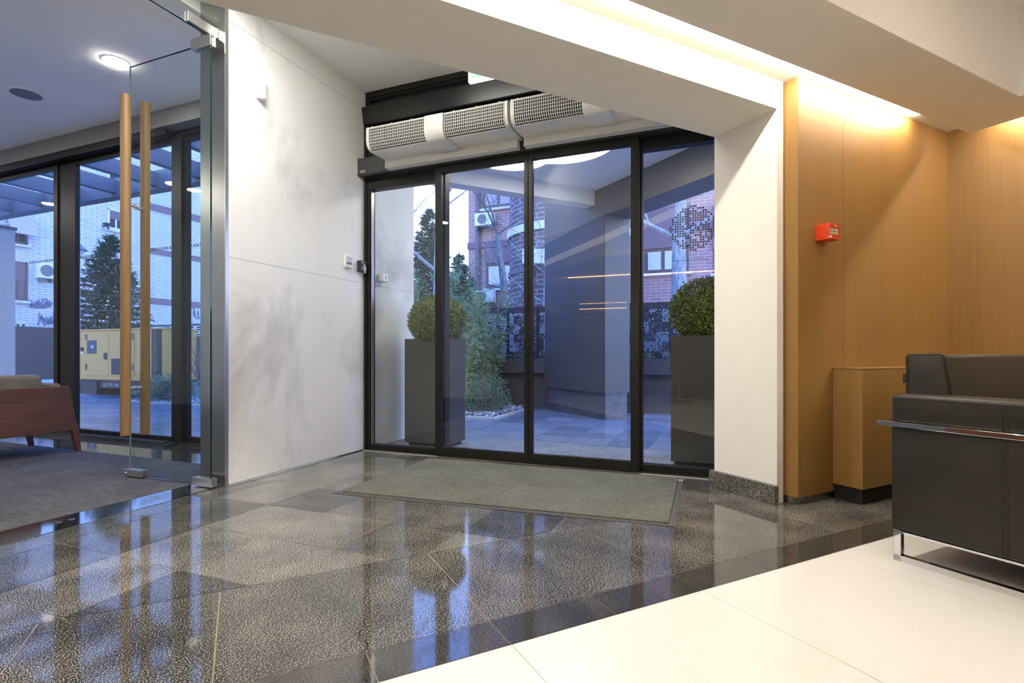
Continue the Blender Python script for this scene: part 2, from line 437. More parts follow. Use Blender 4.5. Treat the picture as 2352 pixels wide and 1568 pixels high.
for q in ((-.157, -2.389), (-.152, -2.331)):
    part(MB().disc(q, .014, .002, .004, 20), 'bolt_hole', M['steel'], t)
    part(MB().disc(q, .008, .004, .0045, 16), 'bolt_hole_core', M['dark'], t)

# --- marble wall between rooms and its steel edge
wl_ = MB().box(-.23, 0, -1.49, .81, .006, 3.42)
solo(wl_, 'wall_left', M['marble'], FE, 'tall white veined marble wall left of the sliding doors', 'wall', (0, 0, 0), kind='structure')
jn = MB()
for z in (1.557, 3.17): jn.box(0, .0006, -1.488, .80, z, z + .002)
jn.box(0, .001, -1.488, -.02, .006, .010)
solo(jn, 'trim_1', M['fascia'], FE, 'hairline joints of the white marble cladding', 'trim', kind='structure')
solo(MB().box(-.23, 0, -9, -3.5, 0, 3.42), 'wall_left', M['walnut'], FE, 'dark wood wall beyond the glass door opening', 'wall', (0, 0, 0), kind='structure')
st = MB().box(-.245, -.004, -1.506, -1.49, .002, 3.42)
solo(st, 'trim_2', M['steel'], FE, 'brushed steel jamb lining beside the glass pivot door', 'trim', kind='structure')
solo(MB().box(-.008, .003, -1.512, -1.488, .002, 3.42), 'trim_3', M['satin'], FE, 'thin bright steel edge strip on the marble wall corner', 'trim', kind='structure')

# --- ceilings
solo(MB().box(-.0, 6, -5, .12, 3.345, 3.45), 'ceiling', M['ceil'], FE, 'white vestibule ceiling behind the beam', 'ceiling', (0, 0, 0), kind='structure')
solo(MB().box(-9, -.605, -5.5, -.36, 3.272, 3.40), 'ceiling', M['ceil'], FE, 'pale ceiling of the room behind the glass door', 'ceiling', (0, 0, 0), kind='structure')
solo(MB().box(-.605, -.245, -5.5, -.36, 3.262, 3.42), 'trim_4', M['white'], FE, 'cream ceiling border above the glass door', 'trim', kind='structure')
def lprism(u0, u1, v0, v1, z0, z1):
    p = clip([(u0, v0), (u1, v0), (u1, v1), (u0, v1)], EA, EB, EK + .01)
    return MB().prism(p, z0, z1)
solo(lprism(-7, -.07, .087, .557, 2.372, 3.44), 'trim_5', M['beige'], FL, 'wide cream beam crossing above the entrance', 'beam', (0, 0, 0), kind='structure')
solo(lprism(-7, 1.95, -.23, .088, 2.545, 2.75), 'ceiling', M['white'], FL, 'cream slot ceiling above the cove light', 'ceiling', (0, 0, 0), kind='structure')
rp = lprism(-7, 1.513, -.60, -.217, 2.414, 2.60); rp.box(1.15, 1.513, -8, -.60, 2.414, 2.60)
solo(rp, 'ceiling', M['beige'], FL, 'lowered beige ceiling border with recessed tray', 'ceiling', (0, 0, 0), kind='structure')
tr = lprism(-7, 1.15, -.606, -.60, 2.416, 2.95); tr.box(1.144, 1.15, -8, -.60, 2.416, 2.95)
solo(tr, 'trim_6', M['white'], FL, 'upright white edge of the raised ceiling tray', 'trim', kind='structure')
solo(lprism(-7, 1.16, -8, -.60, 2.95, 3.05), 'ceiling', M['white'], FL, 'white raised tray ceiling of the lobby', 'ceiling', (0, 0, 0), kind='structure')
solo(MB().box(1.513, 1.95, -8, -.23, 2.545, 2.75), 'ceiling', M['white'], FL, 'slot ceiling along the far oak wall', 'ceiling', (0, 0, 0), kind='structure')

# --- pier, oak walls
solo(MB().box(-.07, -.012, .087, .557, .0, 2.40).box(-.012, 1.9, .25, .557, 0, 2.40), 'wall_right', M['white'], FL, 'cream painted pier right of the sliding doors', 'wall', (0, 0, 0), kind='structure')
solo(MB().box(-.105, -.07, .075, .575, 0, .11), 'baseboard_right', M['plinth'], FL, 'speckled granite skirting at the foot of the cream pier', 'skirting', kind='structure', bevel=.003)
solo(MB().box(-.07, -.012, .088, .557, 2.372, 2.56).box(-.012, 1.9, .25, .557, 2.40, 3.44), 'wall_right', M['white'], FL, 'cream wall piece above the pier', 'wall', (0, 0, 0), kind='structure')
solo(MB().box(0, 1.76, 0, .20, .045, 2.545), 'wall_right', M['wood'], FL, 'oak veneered wall carrying the red fire call point', 'wall', (0, 0, 0), kind='structure')
sm = MB()
for u in (.446, .877): sm.box(u, u + .0015, -.0006, 0, .045, 2.545)
solo(sm, 'trim_7', M['walnut'], FL, 'hairline vertical seams of the oak wall panels', 'trim', kind='structure')
solo(MB().box(.012, 1.2, .012, .2, 0, .045), 'baseboard_right', M['steel'], FL, 'recessed steel skirting below the oak wall', 'skirting', kind='structure')
solo(MB().box(1.734, 1.95, -8, .0, .0, 2.545), 'wall_right', M['wood'], FL, 'oak veneered side wall behind the black sofa', 'wall', (0, 0, 0), kind='structure')
solo(lprism(-7, 1.95, -8.1, -8, 0, 3.05), 'wall_back', M['wood'], FL, 'oak wall at the far end of the lobby', 'wall', (0, 0, 0), kind='structure')

solo(MB().box(.0, 4.6, -7.2, -7.0, 0, 2.95), 'wall_back', M['walnut'], FE, 'dark wood wall behind the lobby seats', 'wall', (0, 0, 0), kind='structure')
# --- left room shell
solo(MB().box(-9.1, -9, -5.5, -.36, 0, 3.4), 'wall_far_left', M['greywall'], FE, 'white end wall of the left room', 'wall', (0, 0, 0), kind='structure')
solo(MB().box(-9, -.23, -5.6, -5.5, 0, 3.4), 'wall_back_left', M['greywall'], FE, 'white rear wall of the left room', 'wall', (0, 0, 0), kind='structure')
solo(MB().box(-60, -9.1, -40, -.38, -.2, -.012), 'ground', M['paleline'], FE, 'pale open ground beyond the left room', 'ground', (0, 0, -.1), kind='structure')

# ================================================================== LIGHT FITTINGS
t = solo(lprism(-6.5, 1.19, -.081, -.062, 2.535, 2.545), 'led_strip', M['led'], FL, 'long glowing LED line in the ceiling slot above the beam', 'light')
solo(MB().box(1.63, 1.652, -7.6, -.33, 2.535, 2.545), 'led_strip', M['led'], FL, 'glowing LED line in the slot along the side oak wall', 'light')
d0 = None
n_ = 0
for v in (-1.6, -3.4, -5.2, -6.8):
    for u in (-3.6, -1.9, -.2):
        if d0 is None:
            d0 = thing('downlight', FL, (u, v, 2.95), 'round recessed downlight in the lobby ceiling tray', 'light', 'lobby tray downlights')
            part(MB().disc((u, v), .10, 2.940, 2.951, 28), 'trim_ring', M['plastic'], d0); part(MB().disc((u, v), .085, 2.937, 2.940, 28), 'lamp_lens', M['tray'], d0)
        else:
            place_copy(d0, FL, (u, v, 2.95), 'round recessed downlight in the lobby ceiling tray')
t = thing('round_ceiling_light', FE, (.70, -2.08, 3.345), 'large round ceiling light of the vestibule above the grey mat', 'light')
part(MB().disc((.70, -2.08), .50, 3.325, 3.346, 56), 'trim_ring', M['plastic'], t); part(MB().disc((.70, -2.08), .47, 3.320, 3.325, 56), 'diffuser', M['vest'], t)
lm = None
for (u, v), lb in zip(((-1.456, -1.33), (-4.0, -1.87), (-6.77, -1.83), (-6.66, -4.43), (-1.6, -4.4), (-4.0, -4.4)), ('bright round downlight above the wooden door handles', 'round downlight mirrored in the middle garden window', 'round downlight far along the left room ceiling', 'round downlight in the left room back row, partly added to brighten it', 'round downlight in the left room back row, partly added to brighten it', 'round downlight in the left room back row, partly added to brighten it')):  # last two are added to brighten the left room
    if lm is None:
        lm = thing('downlight', FE, (u, v, 3.272), lb, 'light', 'left room downlights')
        part(MB().disc((u, v), .092, 3.266, 3.273, 32), 'trim_ring', M['plastic'], lm); part(MB().disc((u, v), .085, 3.263, 3.266, 32), 'lamp_lens', M['lamp'], lm)
    else: place_copy(lm, FE, (u, v, 3.272), lb)
t = thing('ceiling_speaker', FE, (-2.78, -1.295, 3.272), 'round grey loudspeaker set in the left room ceiling', 'speaker')
part(MB().disc((-2.78, -1.295), .13, 3.264, 3.273, 40), 'trim_ring', M['plastic'], t); part(MB().disc((-2.78, -1.295), .112, 3.262, 3.264, 40), 'speaker_grille', M['fascia'], t)

t = thing('wall_light', FE, (.7, -6.97, 1.9), 'long dark wall light with two warm glowing lines on the dark wood wall', 'light')
part(MB().box(.25, 1.25, -7.0, -6.94, 1.85, 1.95), 'housing', M['alu2'], t)
for z in (1.842, 1.95): part(MB().box(.26, 1.24, -6.985, -6.955, z, z + .008), 'light_line', M['warmline'], t)
solo(MB().box(.0, 4.6, -6.99, -6.96, 2.52, 2.535), 'led_strip', M['warmline'], FE, 'warm glowing line along the dark wood wall of the lobby', 'light')
# two tub chairs of the lobby, mirrored in the sliding doors
def tub_chair(label, at, rz):
    F = FE @ Matrix.Translation((at[0], at[1], 0)) @ Matrix.Rotation(rz, 4, 'Z')
    t = thing('tub_chair', F, (0, 0, 0), label, 'chair', 'lobby tub chairs')
    n = 14; out = [(.34*cos(a), .32*sin(a)) for a in [radians(-35 + 250*k/n) for k in range(n + 1)]]; inn = [(x*.84, y*.84) for x, y in out]
    mb = MB()
    for k in range(n):
        h0, h1 = [.60 + .20*max(0, sin(radians(-35 + 250*q/n))) for q in (k, k + 1)]
        a, b, c, d = out[k], out[k+1], inn[k+1], inn[k]
        mb.mesh([(*a, .34), (*b, .34), (*c, .34), (*d, .34), (a[0]*1.1, a[1]*1.12, h0), (b[0]*1.1, b[1]*1.12, h1), (c[0]*1.12, c[1]*1.15, h1), (d[0]*1.12, d[1]*1.15, h0)], [(0,1,5,4),(2,3,7,6),(4,5,6,7),(3,2,1,0),(1,2,6,5),(3,0,4,7)])
    part(mb, 'shell', M['seatbrown'], t)
    part(MB().disc((0, .0), .30, .36, .44, 28), 'seat', M['seatbrown'], t, .02)
    part(MB().tube([(0, 0, .03), (0, 0, .36)], .03, 14), 'pedestal', M['chrome'], t); part(MB().disc((0, 0), .24, 0, .03, 32), 'foot_plate', M['chrome'], t)
tub_chair('brown tub chair nearer the glass door, seen mirrored in the doors', (1.55, -5.3), .6)
tub_chair('brown tub chair nearer the lobby, seen mirrored in the doors', (2.35, -5.9), -.9)

# ================================================================== ENTRANCE DOORS
def frame_box(mb, u0, u1, z0, z1, v0, v1, sl, sr, bt, tp):
    mb.box(u0, u0+sl, v0, v1, z0, z1).box(u1-sr, u1, v0, v1, z0, z1).box(u0+sl, u1-sr, v0, v1, z0, z0+bt).box(u0+sl, u1-sr, v0, v1, z1-tp, z1); return mb
def pane_unit(name, label, u0, u1, z0, z1, v0, v1, sl, sr, bt, tp, decal=None, gv=None, mat='glass'):
    t = thing(name, FE, ((u0+u1)/2, (v0+v1)/2, z0), label, 'door' if name.startswith('door') else 'window', kind='structure')
    part(frame_box(MB(), u0, u1, z0, z1, v0, v1, sl, sr, bt, tp), 'frame', M['alu'], t, .002)
    g = (v0+v1)/2 if gv is None else gv
    p = part(MB().box(u0+sl-.004, u1-sr+.004, g-.004, g+.004, z0+bt-.004, z1-tp+.004), 'pane', M[mat], t)
    if decal: part(decal(g - .005), 'sticker', M['decal'], t)
    return t
def cross(mb, u, v, z, s, w=.0035):
    for sg in (1, -1):
        d = Vector((s/2, 0, sg*s/2)); nn = Vector((-sg*w, 0, w)) * .7071
        a, b = Vector((u, v, z)) - d, Vector((u, v, z)) + d
        mb.mesh([a+nn, a-nn, b-nn, b+nn], [(0, 1, 2, 3)])
def star(mb, u, v, z, r):
    pts = []
    for k in range(10):
        q = r if k % 2 == 0 else r*.42
        pts.append((u + q*sin(pi*k/5), v, z + q*cos(pi*k/5)))
    mb.face(pts[::-1])
def entry_decal(v):
    mb = MB(); rnd = random.Random(3)
    for i in range(-9, 10):
        for j in range(-9, 10):
            r = math.hypot(i, j)
            if r < 9.2 and not (rnd.random() < .28 and r < 8.2): cross(mb, 2.913 + i*.0178, v, 1.823 + j*.0178, .0125, .0028)
    mb.box(2.76, 3.02, v-.0004, v, 1.588, 1.5915)
    for k in range(4): star(mb, 2.845 + k*.034, v, 1.428, .012)
    mb.box(2.975, 3.2, v-.0004, v, 1.429, 1.4315)
    return mb
ent = thing('window_1', FE, (.45, 0, 0), 'fixed black framed pane beside the white marble wall', 'window', kind='structure')
part(frame_box(MB(), .004, .86, .012, 2.50, -.03, .05, .058, .05, .045, .075).box(.004, .03, -.045, .05, .012, 3.06), 'frame', M['alu'], ent, .002)
part(MB().box(.058, .815, .006, .014, .05, 2.43), 'pane', M['glass'], ent)
part(MB().box(.069, .072, -.02, .02, .06, 2.42), 'gasket', M['satin'], ent)
pane_unit('door_1', 'left sliding leaf of the automatic entrance door', .79, 1.652, .018, 2.54, -.085, -.045, .062, .034, .075, .075)
pane_unit('door_2', 'right sliding leaf of the automatic entrance door', 1.656, 2.535, .018, 2.54, -.085, -.045, .034, .062, .075, .075)
pane_unit('window_2', 'fixed black framed pane beside the cream pier with star sticker', 2.49, 3.42, .012, 2.52, -.03, .05, .06, .06, .055, .085, entry_decal)
solo(MB().box(.004, 3.42, -.06, .06, .0, .012), 'trim_8', M['alu2'], FE, 'black floor track under the sliding doors', 'trim', kind='structure')
solo(MB().box(.004, 3.42, -.062, -.060, .001, .006), 'trim_9', M['kerb'], FE, 'pale mastic joint along the sliding door track', 'trim', kind='structure')
op = thing('door_operator', FE, (1.5, -.08, 2.53), 'long dark grey sliding door operator box under the air curtains', 'door operator')
part(MB().prism([(-.13, 2.545), (-.115, 2.53), (0, 2.53), (0, 2.69), (-.125, 2.69), (-.13, 2.685)], .002, 3.42, 'x'), 'cover', M['alu2'], op)
part(MB().box(-.0, .002, -.135, -.0, 2.53, 2.70), 'end_plate', M['satin'], op)
for r_, (z, w0) in enumerate(((2.571, .052), (2.556, .052))):
    lg_ = MB(); u = .030
    rnd = random.Random(9 + r_)
    while u < .030 + w0:
        w = .003 + .003*rnd.random(); lg_.box(u, u+w, -.1306, -.130, z, z + (.006 if rnd.random() < .7 else .0085)); u += w + .0022
    part(lg_, 'lettering', M['decalw'], op)
part(MB().disc((.087, -.1305), .004, 2.571, 2.5715, 12), 'maker_badge', M['decalw'], op)

# panel, transom above
solo(MB().box(.004, 3.42, -.02, .05, 2.50, 2.90), 'wall_front', M['alu'], FE, 'black metal lining behind the air curtains', 'wall', (0, 0, 0), kind='structure')
t = thing('window_3', FE, (1.7, .02, 2.9), 'black framed transom window above the entrance', 'window', kind='structure')
part(MB().prism([(-.02, 3.015), (-.053, 3.02), (-.060, 3.03), (-.084, 3.178), (-.07, 3.188), (-.02, 3.188)], .01, 3.4, 'x'), 'lower_panel', M['blackgloss'], t, label='glossy black panel above the air curtains')
part(MB().box(.004, 3.42, -.02, .05, 2.90, 3.225).box(.004, .045, -.02, .05, 3.225, 3.345).box(.004, 3.42, -.02, .05, 3.262, 3.345).box(.03, 3.42, -.035, -.02, 3.285, 3.315), 'frame', M['alu'], t)
part(MB().box(.045, 3.42, .008, .016, 3.22, 3.266), 'pane', M['glass'], t)
ex = thing('exit_sign', FE, (1.26, -.115, 3.155), 'hanging green and white exit sign half hidden by the beam', 'exit sign')
part(MB().box(1.137, 1.53, -.135, -.095, 3.168, 3.338), 'housing', M['exitwhite'], ex, .004)
part(MB().box(1.160, 1.505, -.1375, -.1355, 3.190, 3.318), 'face', M['green'], ex)
am = MB().prism([(1.34, 3.235), (1.29, 3.25), (1.34, 3.265)], -.139, -.1376, 'y').box(1.34, 1.40, -.139, -.1376, 3.245, 3.255)
part(am, 'arrow', M['exitwhite'], ex)

# air curtains
def air_curtain(u0, u1, n0, n1, c0, c1, label):
    t = thing('air_curtain', FE, ((u0+u1)/2, -.1, 2.55), label, 'air curtain', 'air curtains over the entrance')
    prof = [(-.135, 2.79), (-.455, 2.79), (-.47, 2.775), (-.47, 2.665), (-.462, 2.635), (-.445, 2.612), (-.42, 2.600), (-.36, 2.596), (-.135, 2.605)]
    part(MB().prism([(-.30 + (p[0]+.30)*.985, 2.69 + (p[1]-2.69)*.98) for p in prof], u0 + .012, u1 - .012, 'x'), 'body', M['acwhite'], t)
    for a, b in ((u0, u0 + .014), (u1 - .014, u1)):
        part(MB().prism(prof, a, b, 'x'), 'end_cap', M['acwhite'], t)
    part(MB().prism([(-.471, 2.765), (-.471, 2.664), (-.463, 2.634), (-.446, 2.611), (-.425, 2.601), (-.40, 2.62), (-.40, 2.765)], u0 + .03, u1 - .03, 'x'), 'intake_cavity', M['dark'], t)
    g = MB(); path = [(-.4745, 2.768), (-.4745, 2.72), (-.4745, 2.664), (-.466, 2.632), (-.448, 2.608), (-.424, 2.596)]
    L = u1 - u0 - .06; nb = int(L / .0165)
    for k in range(nb + 1):
        u = u0 + .03 + L*k/nb; w = .0022
        for (a, za), (b, zb) in zip(path, path[1:]):
            g.mesh([(u-w, a, za), (u+w, a, za), (u+w, b, zb), (u-w, b, zb)], [(3, 2, 1, 0)])
    import itertools
    segs = [0]
    for (a, za), (b, zb) in zip(path, path[1:]): segs.append(segs[-1] + math.hypot(a-b, za-zb))
    for k in range(9):
        s_ = segs[-1]*k/8
        i = max(j for j in range(len(path)-1) if segs[j] <= s_ + 1e-9); q = (s_ - segs[i])/(segs[i+1]-segs[i])
        a = path[i][0] + (path[i+1][0]-path[i][0])*q; z = path[i][1] + (path[i+1][1]-path[i][1])*q
        g.box(u0+.03, u1-.03, a-.0012, a+.001, z-.0014, z+.0014)
    part(g, 'intake_grille', M['acwhite'], t)
    part(MB().prism([(-.44, 2.785), (-.478, 2.782), (-.488, 2.772), (-.488, 2.665), (-.480, 2.628), (-.455, 2.594), (-.42, 2.582), (-.22, 2.584), (-.22, 2.60), (-.42, 2.61), (-.45, 2.66)], c0, c1, 'x'), 'control_cover', M['acwhite'], t, .012, True, 3)
    part(MB().box(c0+.05, c0+.105, -.4895, -.484, 2.70, 2.755), 'access_square', M['plastic'], t)
    nz = MB().box(n0, n1, -.165, -.145, 2.53, 2.605).box(n0, n1, -.205, -.185, 2.535, 2.598).box(n0, n1, -.205, -.145, 2.590, 2.605).box(n0, n1, -.212, -.185, 2.532, 2.538)
    for z in (2.555, 2.575, 2.592): nz.box(n0, n1, -.2065, -.205, z, z + .003)
    part(nz, 'nozzle', M['acwhite'], t)
    for k in range(7):
        u = u0 + .06 + (u1-u0-.12)*k/6
        if not (c0 - .02 < u < c1 + .02): part(MB().prism([(u + .006*cos(a_*pi/4), 2.778 + .006*sin(a_*pi/4)) for a_ in range(8)], -.4735, -.4645, 'y'), 'screw_cap', M['cream'], t)
    return t
air_curtain(.357, 1.63, .355, 1.608, .925, 1.095, 'left white grilled air curtain next to the marble wall')
air_curtain(1.655, 2.93, 1.662, 2.93, 2.205, 2.385, 'right white grilled air curtain half hidden by the beam')

# devices on the marble wall
t = thing('motion_sensor', FE, (0, -1.223, 2.74), 'small white motion detector high on the marble wall', 'motion detector')
pr = [(0, -.035)] + [(.006 + .05*sin(pi*k/8), -.035 + .07*k/8) for k in range(9)] + [(0, .035)]
part(MB().prism([(a, -1.223 + b) for a, b in pr], 2.74, 2.90), 'body', M['plastic'], t, .004, False)
part(MB().prism([(.004 + .0525*sin(pi*k/8), -1.223 - .024 + .048*k/8) for k in range(9)], 2.76, 2.82), 'lens', M['cream'], t)
t = thing('thermostat', FE, (0, -.276, 1.67), 'white wall thermostat with a small display on the marble', 'thermostat')
part(MB().box(0, .022, -.325, -.228, 1.665, 1.775), 'body', M['plastic'], t, .006, False, 3)
part(MB().box(.022, .0232, -.308, -.238, 1.712, 1.762), 'display', M['screen'], t)
part(MB().box(.022, .0234, -.308, -.238, 1.697, 1.712), 'display_bar', M['fascia'], t)
kk = MB()
for a in (-.295, -.262):
    for z in (1.726, 1.746): kk.prism([(a + .007*cos(q*pi/5), z + .007*sin(q*pi/5)) for q in range(10)], .0232, .0238, 'x')
part(kk, 'button_marks', M['plastic'], t)
t = thing('key_switch', FE, (0, -.09, 1.65), 'small black key box with keys hanging beside the door frame', 'key box')
part(MB().box(0, .042, -.138, -.055, 1.655, 1.755), 'body', M['black'], t, .003)
for z, w in ((1.668, .05), (1.680, .035), (1.695, .045), (1.735, .03)):
    mk = MB()
    for q in range(4): mk.box(.042, .0426, -.125 + q*w/4, -.125 + q*w/4 + w/6, z, z + .007)
    part(mk, 'lettering', M['decalw'], t)
part(MB().prism([(-.098 + .010*cos(q*pi/8), 1.715 + .010*sin(q*pi/8)) for q in range(16)], .042, .052, 'x'), 'lock', M['chrome'], t)
kz = MB()
for a, c in ((-.100, .0), (-.092, .008), (-.106, -.006)):
    kz.tube([(.055, a, 1.712), (.060, a + .005, 1.690)], .0022, 6); kz.box(.058 + c*.3, .060 + c*.3, a - .007, a + .007, 1.672, 1.692); kz.box(.058 + c*.3, .060 + c*.3, a - .003, a + .003, 1.640, 1.675)
part(kz, 'keys', M['satin'], t)
t = thing('key_switch', FE, (0, .2, 1.62), 'white keyhole switch box outside behind the fixed glass pane', 'key switch')
part(MB().box(0, .07, .165, .245, 1.60, 1.675), 'body', M['plastic'], t, .006, False, 3)
part(MB().prism([(.205 + .006*cos(q*pi/6), 1.645 + .006*sin(q*pi/6)) for q in range(12)], .07, .0715, 'x').box(.07, .0715, .2025, .2075, 1.622, 1.642), 'keyhole', M['dark'], t)

# ================================================================== MAT
t = thing('doormat', FE, (1.85, -.75, 0), 'large grey entrance mat with rubber edge in front of the sliding doors', 'mat')
mq = [wpt(767, 1133), wpt(1551, 1211), wpt(1570, 1099), wpt(985, 1053)]
mq = [IE @ p for p in mq]
def inset(q, d):
    c = sum((p for p in q), Vector()) / 4; out = []
    for i in range(4):
        a, b, e = q[i-1], q[i], q[(i+1) % 4]
        d1, d2 = (a-b).normalized(), (e-b).normalized(); out.append(b + (d1 + d2)*d)
    return out
mi = inset(mq, .035); ml = inset(mq, .012)
part(MB().prism([(p.x, p.y) for p in mq], .0005, .003).prism([(p.x, p.y) for p in ml], .003, .005), 'rubber_edge', M['rubber'], t)
part(MB().prism([(p.x, p.y) for p in mi], .004, .013), 'pile', M['matpile'], t, .003)
cl = MB()
for k in (0, 1):
    b = mi[2] + Vector((-.005 + k*.016, -.01, 0)); cl.box(b.x + .012, b.x + .019, b.y - .05, b.y - .012, .0052, .0058)
part(cl, 'corner_marks', M['decalw'], t)

# ================================================================== GLASS PIVOT DOOR
d3 = thing('door_3', FE, (-.5, -1.57, 0), 'frameless glass pivot door standing open with wooden bar handles', 'door', kind='structure')
part(MB().box(-.885, -.06, -1.575, -1.565, .018, 2.985), 'leaf', M['doorglass'], d3)
part(MB().box(-.0602, -.0585, -1.5755, -1.5645, .018, 2.985), 'glass_edge', M['edge'], d3)
part(MB().box(-.887, -.885, -1.5755, -1.5645, .018, 2.985), 'glass_edge', M['edgelit'], d3); part(MB().box(-.885, -.06, -1.5755, -1.5645, 2.985, 2.987), 'glass_edge', M['edge'], d3)
def bar(v, z0, z1, u=-.812):
    h = part(MB().tube([(u, v, z0), (u, v, z1)], .031, 24), 'handle', M['handle'], d3, .003)
    return h
h1 = bar(-1.65, .319, 2.738); h2 = bar(-1.49, .305, 2.755, -.846)
for z in (.654, 1.964):
    part(MB().tube([(-.812, -1.64, z), (-.812, -1.577, z)], .013, 14).tube([(-.812, -1.577, z), (-.812, -1.573, z)], .017, 14), 'handle_post', M['satin'], h1)
    part(MB().tube([(-.846, -1.564, z), (-.846, -1.50, z)], .013, 14).tube([(-.846, -1.567, z), (-.846, -1.562, z)], .017, 14), 'handle_post', M['satin'], h2)
def patch(u0, u1, z0, z1, v=-1.57, nm='patch_fitting'):
    return part(MB().box(u0, u1, v-.022, v-.006, z0, z1).box(u0, u1, v+.006, v+.022, z0, z1).box(u0+.01, u1-.01, v-.006, v+.006, z0+.005, z1-.012), nm, M['satin'], d3, .002)
lk = patch(-.915, -.735, .012, .062, nm='floor_lock')
part(MB().tube([(-.90, -1.592, .034), (-.90, -1.605, .034)], .009, 14), 'lock_cylinder', M['chrome'], lk)
patch(-.215, -.03, .010, .065); patch(-.225, -.04, 2.955, 3.03)
tw = thing('window_4', FE, (-.1, -2.4, 3.05), 'fixed glass transom pane above the pivot door', 'window', kind='structure')
part(MB().box(-.105, -.095, -3.5, -1.52, 3.045, 3.36), 'pane', M['doorglass'], tw)
part(MB().box(-.1055, -.0945, -3.5, -1.52, 3.043, 3.046), 'glass_edge', M['edge'], tw)
part(MB().box(-.122, -.106, -1.72, -1.51, 3.05, 3.115).box(-.094, -.078, -1.72, -1.51, 3.05, 3.115).box(-.106, -.094, -1.71, -1.51, 3.052, 3.11).box(-.125, -.07, -1.511, -1.507, 3.05, 3.12), 'patch_fitting', M['satin'], tw, .002)
solo(MB().box(-.23, .0, -3.5, -1.49, 3.36, 3.45), 'trim_10', M['white'], FE, 'lintel above the glass transom', 'trim', kind='structure')

# ================================================================== LEFT ROOM WINDOWS
def rowx(u0, u1, z, pitch=.043):
    def f(v):
        mb = MB(); u = u0
        while u <= u1: cross(mb, u, v, z, .030, .0045); u += pitch
        return mb
    return f
V0 = -.47
def winunit(name, label, u0, u1, z0, z1, v0, v1, sl, sr, bt, tp, dec=None):
    return pane_unit(name, label, u0, u1, z0, z1, v0, v1, sl, sr, bt, tp, dec)
winunit('window_5', 'leftmost black framed garden window above the wooden sofa', -8.9, -3.86, .02, 3.06, -.50, -.45, .07, .075, .06, .07, rowx(-4.43, -3.95, 1.968))
winunit('window_6', 'middle sliding garden window with cross stickers', -3.665, -1.85, .02, 3.06, -.49, -.44, .11, .14, .05, .06, lambda v: MB().mesh(*(lambda a, b: (a.v + b.v, a.f + [tuple(i + len(a.v) for i in f) for f in b.f]))(rowx(-3.53, -3.07, 1.965)(v), rowx(-2.38, -2.02, 1.965)(v))))
winunit('window_7', 'narrow right garden window beside the steel jamb', -1.86, -.24, .02, 3.06, -.46, -.41, .05, .05, .06, .05, rowx(-1.77, -1.3, 1.968))
solo(MB().box(-3.87, -3.66, -.485, -.42, .0, 3.06), 'trim_11', M['alu'], FE, 'wide black post between the garden windows', 'trim', kind='structure')
tk = MB().box(-8.9, -1.9, -.60, -.49, .0, .018)
for v in (-.60, -.565, -.53): tk.box(-8.9, -1.95, v, v + .012, .018, .035)
tk.box(-8.9, -.24, -.49, -.40, 0, .02)
solo(tk, 'trim_12', M['alu2'], FE, 'black double sliding track on the floor below the windows', 'trim', kind='structure')
tt = MB().box(-8.9, -1.92, -.60, -.49, 3.075, 3.10)
for v in (-.60, -.565, -.53): tt.box(-8.9, -1.92, v, v + .012, 3.04, 3.08)
tt.box(-8.9, -.24, -.49, -.40, 3.06, 3.11)
solo(tt, 'trim_13', M['alu'], FE, 'black sliding track along the window heads', 'trim', kind='structure')
solo(MB().box(-8.9, -.24, -.62, -.36, 3.105, 3.272), 'trim_14', M['fascia'], FE, 'grey fascia above the garden windows', 'trim', kind='structure')

# ================================================================== LEFT ROOM SOFA
t = thing('settee', FE, (-2.7, -1.7, 0), 'walnut framed settee with taupe cushions on the grey carpet', 'sofa')
B0, B1 = -1.14, -2.9
bp = MB()
bp.mesh([(-2.372, B0+.04, .20), (-2.372, B1, .20), (-2.372, B1, .605), (-2.372, B0-.025, .605), (-2.410, B0+.04, .20), (-2.410, B1, .20), (-2.410, B1, .605), (-2.410, B0-.025, .605)],
        [(0, 1, 2, 3), (7, 6, 5, 4), (3, 2, 6, 7), (1, 0, 4, 5), (0, 3, 7, 4), (2, 1, 5, 6)])
part(bp, 'back_panel', M['walnut'], t, .004)
part(MB().mesh([(-2.41, B0+.04, .26), (-3.14, B0+.04, .26), (-3.14, B0-.02, .56), (-2.41, B0-.02, .605), (-2.41, B0-.0, .26), (-3.14, B0-.0, .26), (-3.14, B0-.06, .56), (-2.41, B0-.06, .605)],
     [(3, 2, 1, 0), (4, 5, 6, 7), (2, 3, 7, 6), (0, 1, 5, 4), (1, 2, 6, 5), (3, 0, 4, 7)]), 'side_panel', M['walnut'], t, .004)
for u, v in ((-2.39, B0+.015), (-3.12, B0+.01), (-2.39, B1+.05), (-3.12, B1+.05)):
    s_ = 1 if v > -2 else -1
    tv, bv = v, v + .035*s_
    a = .034; b = .018
    part(MB().mesh([(u-b, bv-b, .004), (u+b, bv-b, .004), (u+b, bv+b, .004), (u-b, bv+b, .004), (u-.022, tv-a, .26), (u+.022, tv-a, .26), (u+.022, tv+a*.7, .26), (u-.022, tv+a*.7, .26)],
         [(3,2,1,0),(4,5,6,7),(0,1,5,4),(1,2,6,5),(2,3,7,6),(3,0,4,7)]), 'leg', M['walnut'], t, .003)
part(MB().box(-2.62, -2.415, B0-.20, B1+.05, .36, .715), 'back_cushion', M['taupe'], t, .045, True, 4)
part(MB().box(-3.16, -2.60, B0-.14, B1+.05, .24, .42), 'seat_cushion', M['taupe'], t, .03, True, 3)
part(MB().box(-3.12, -2.415, B0-.062, B0-.16, .36, .635), 'arm_cushion', M['taupe'], t, .03, True, 3)

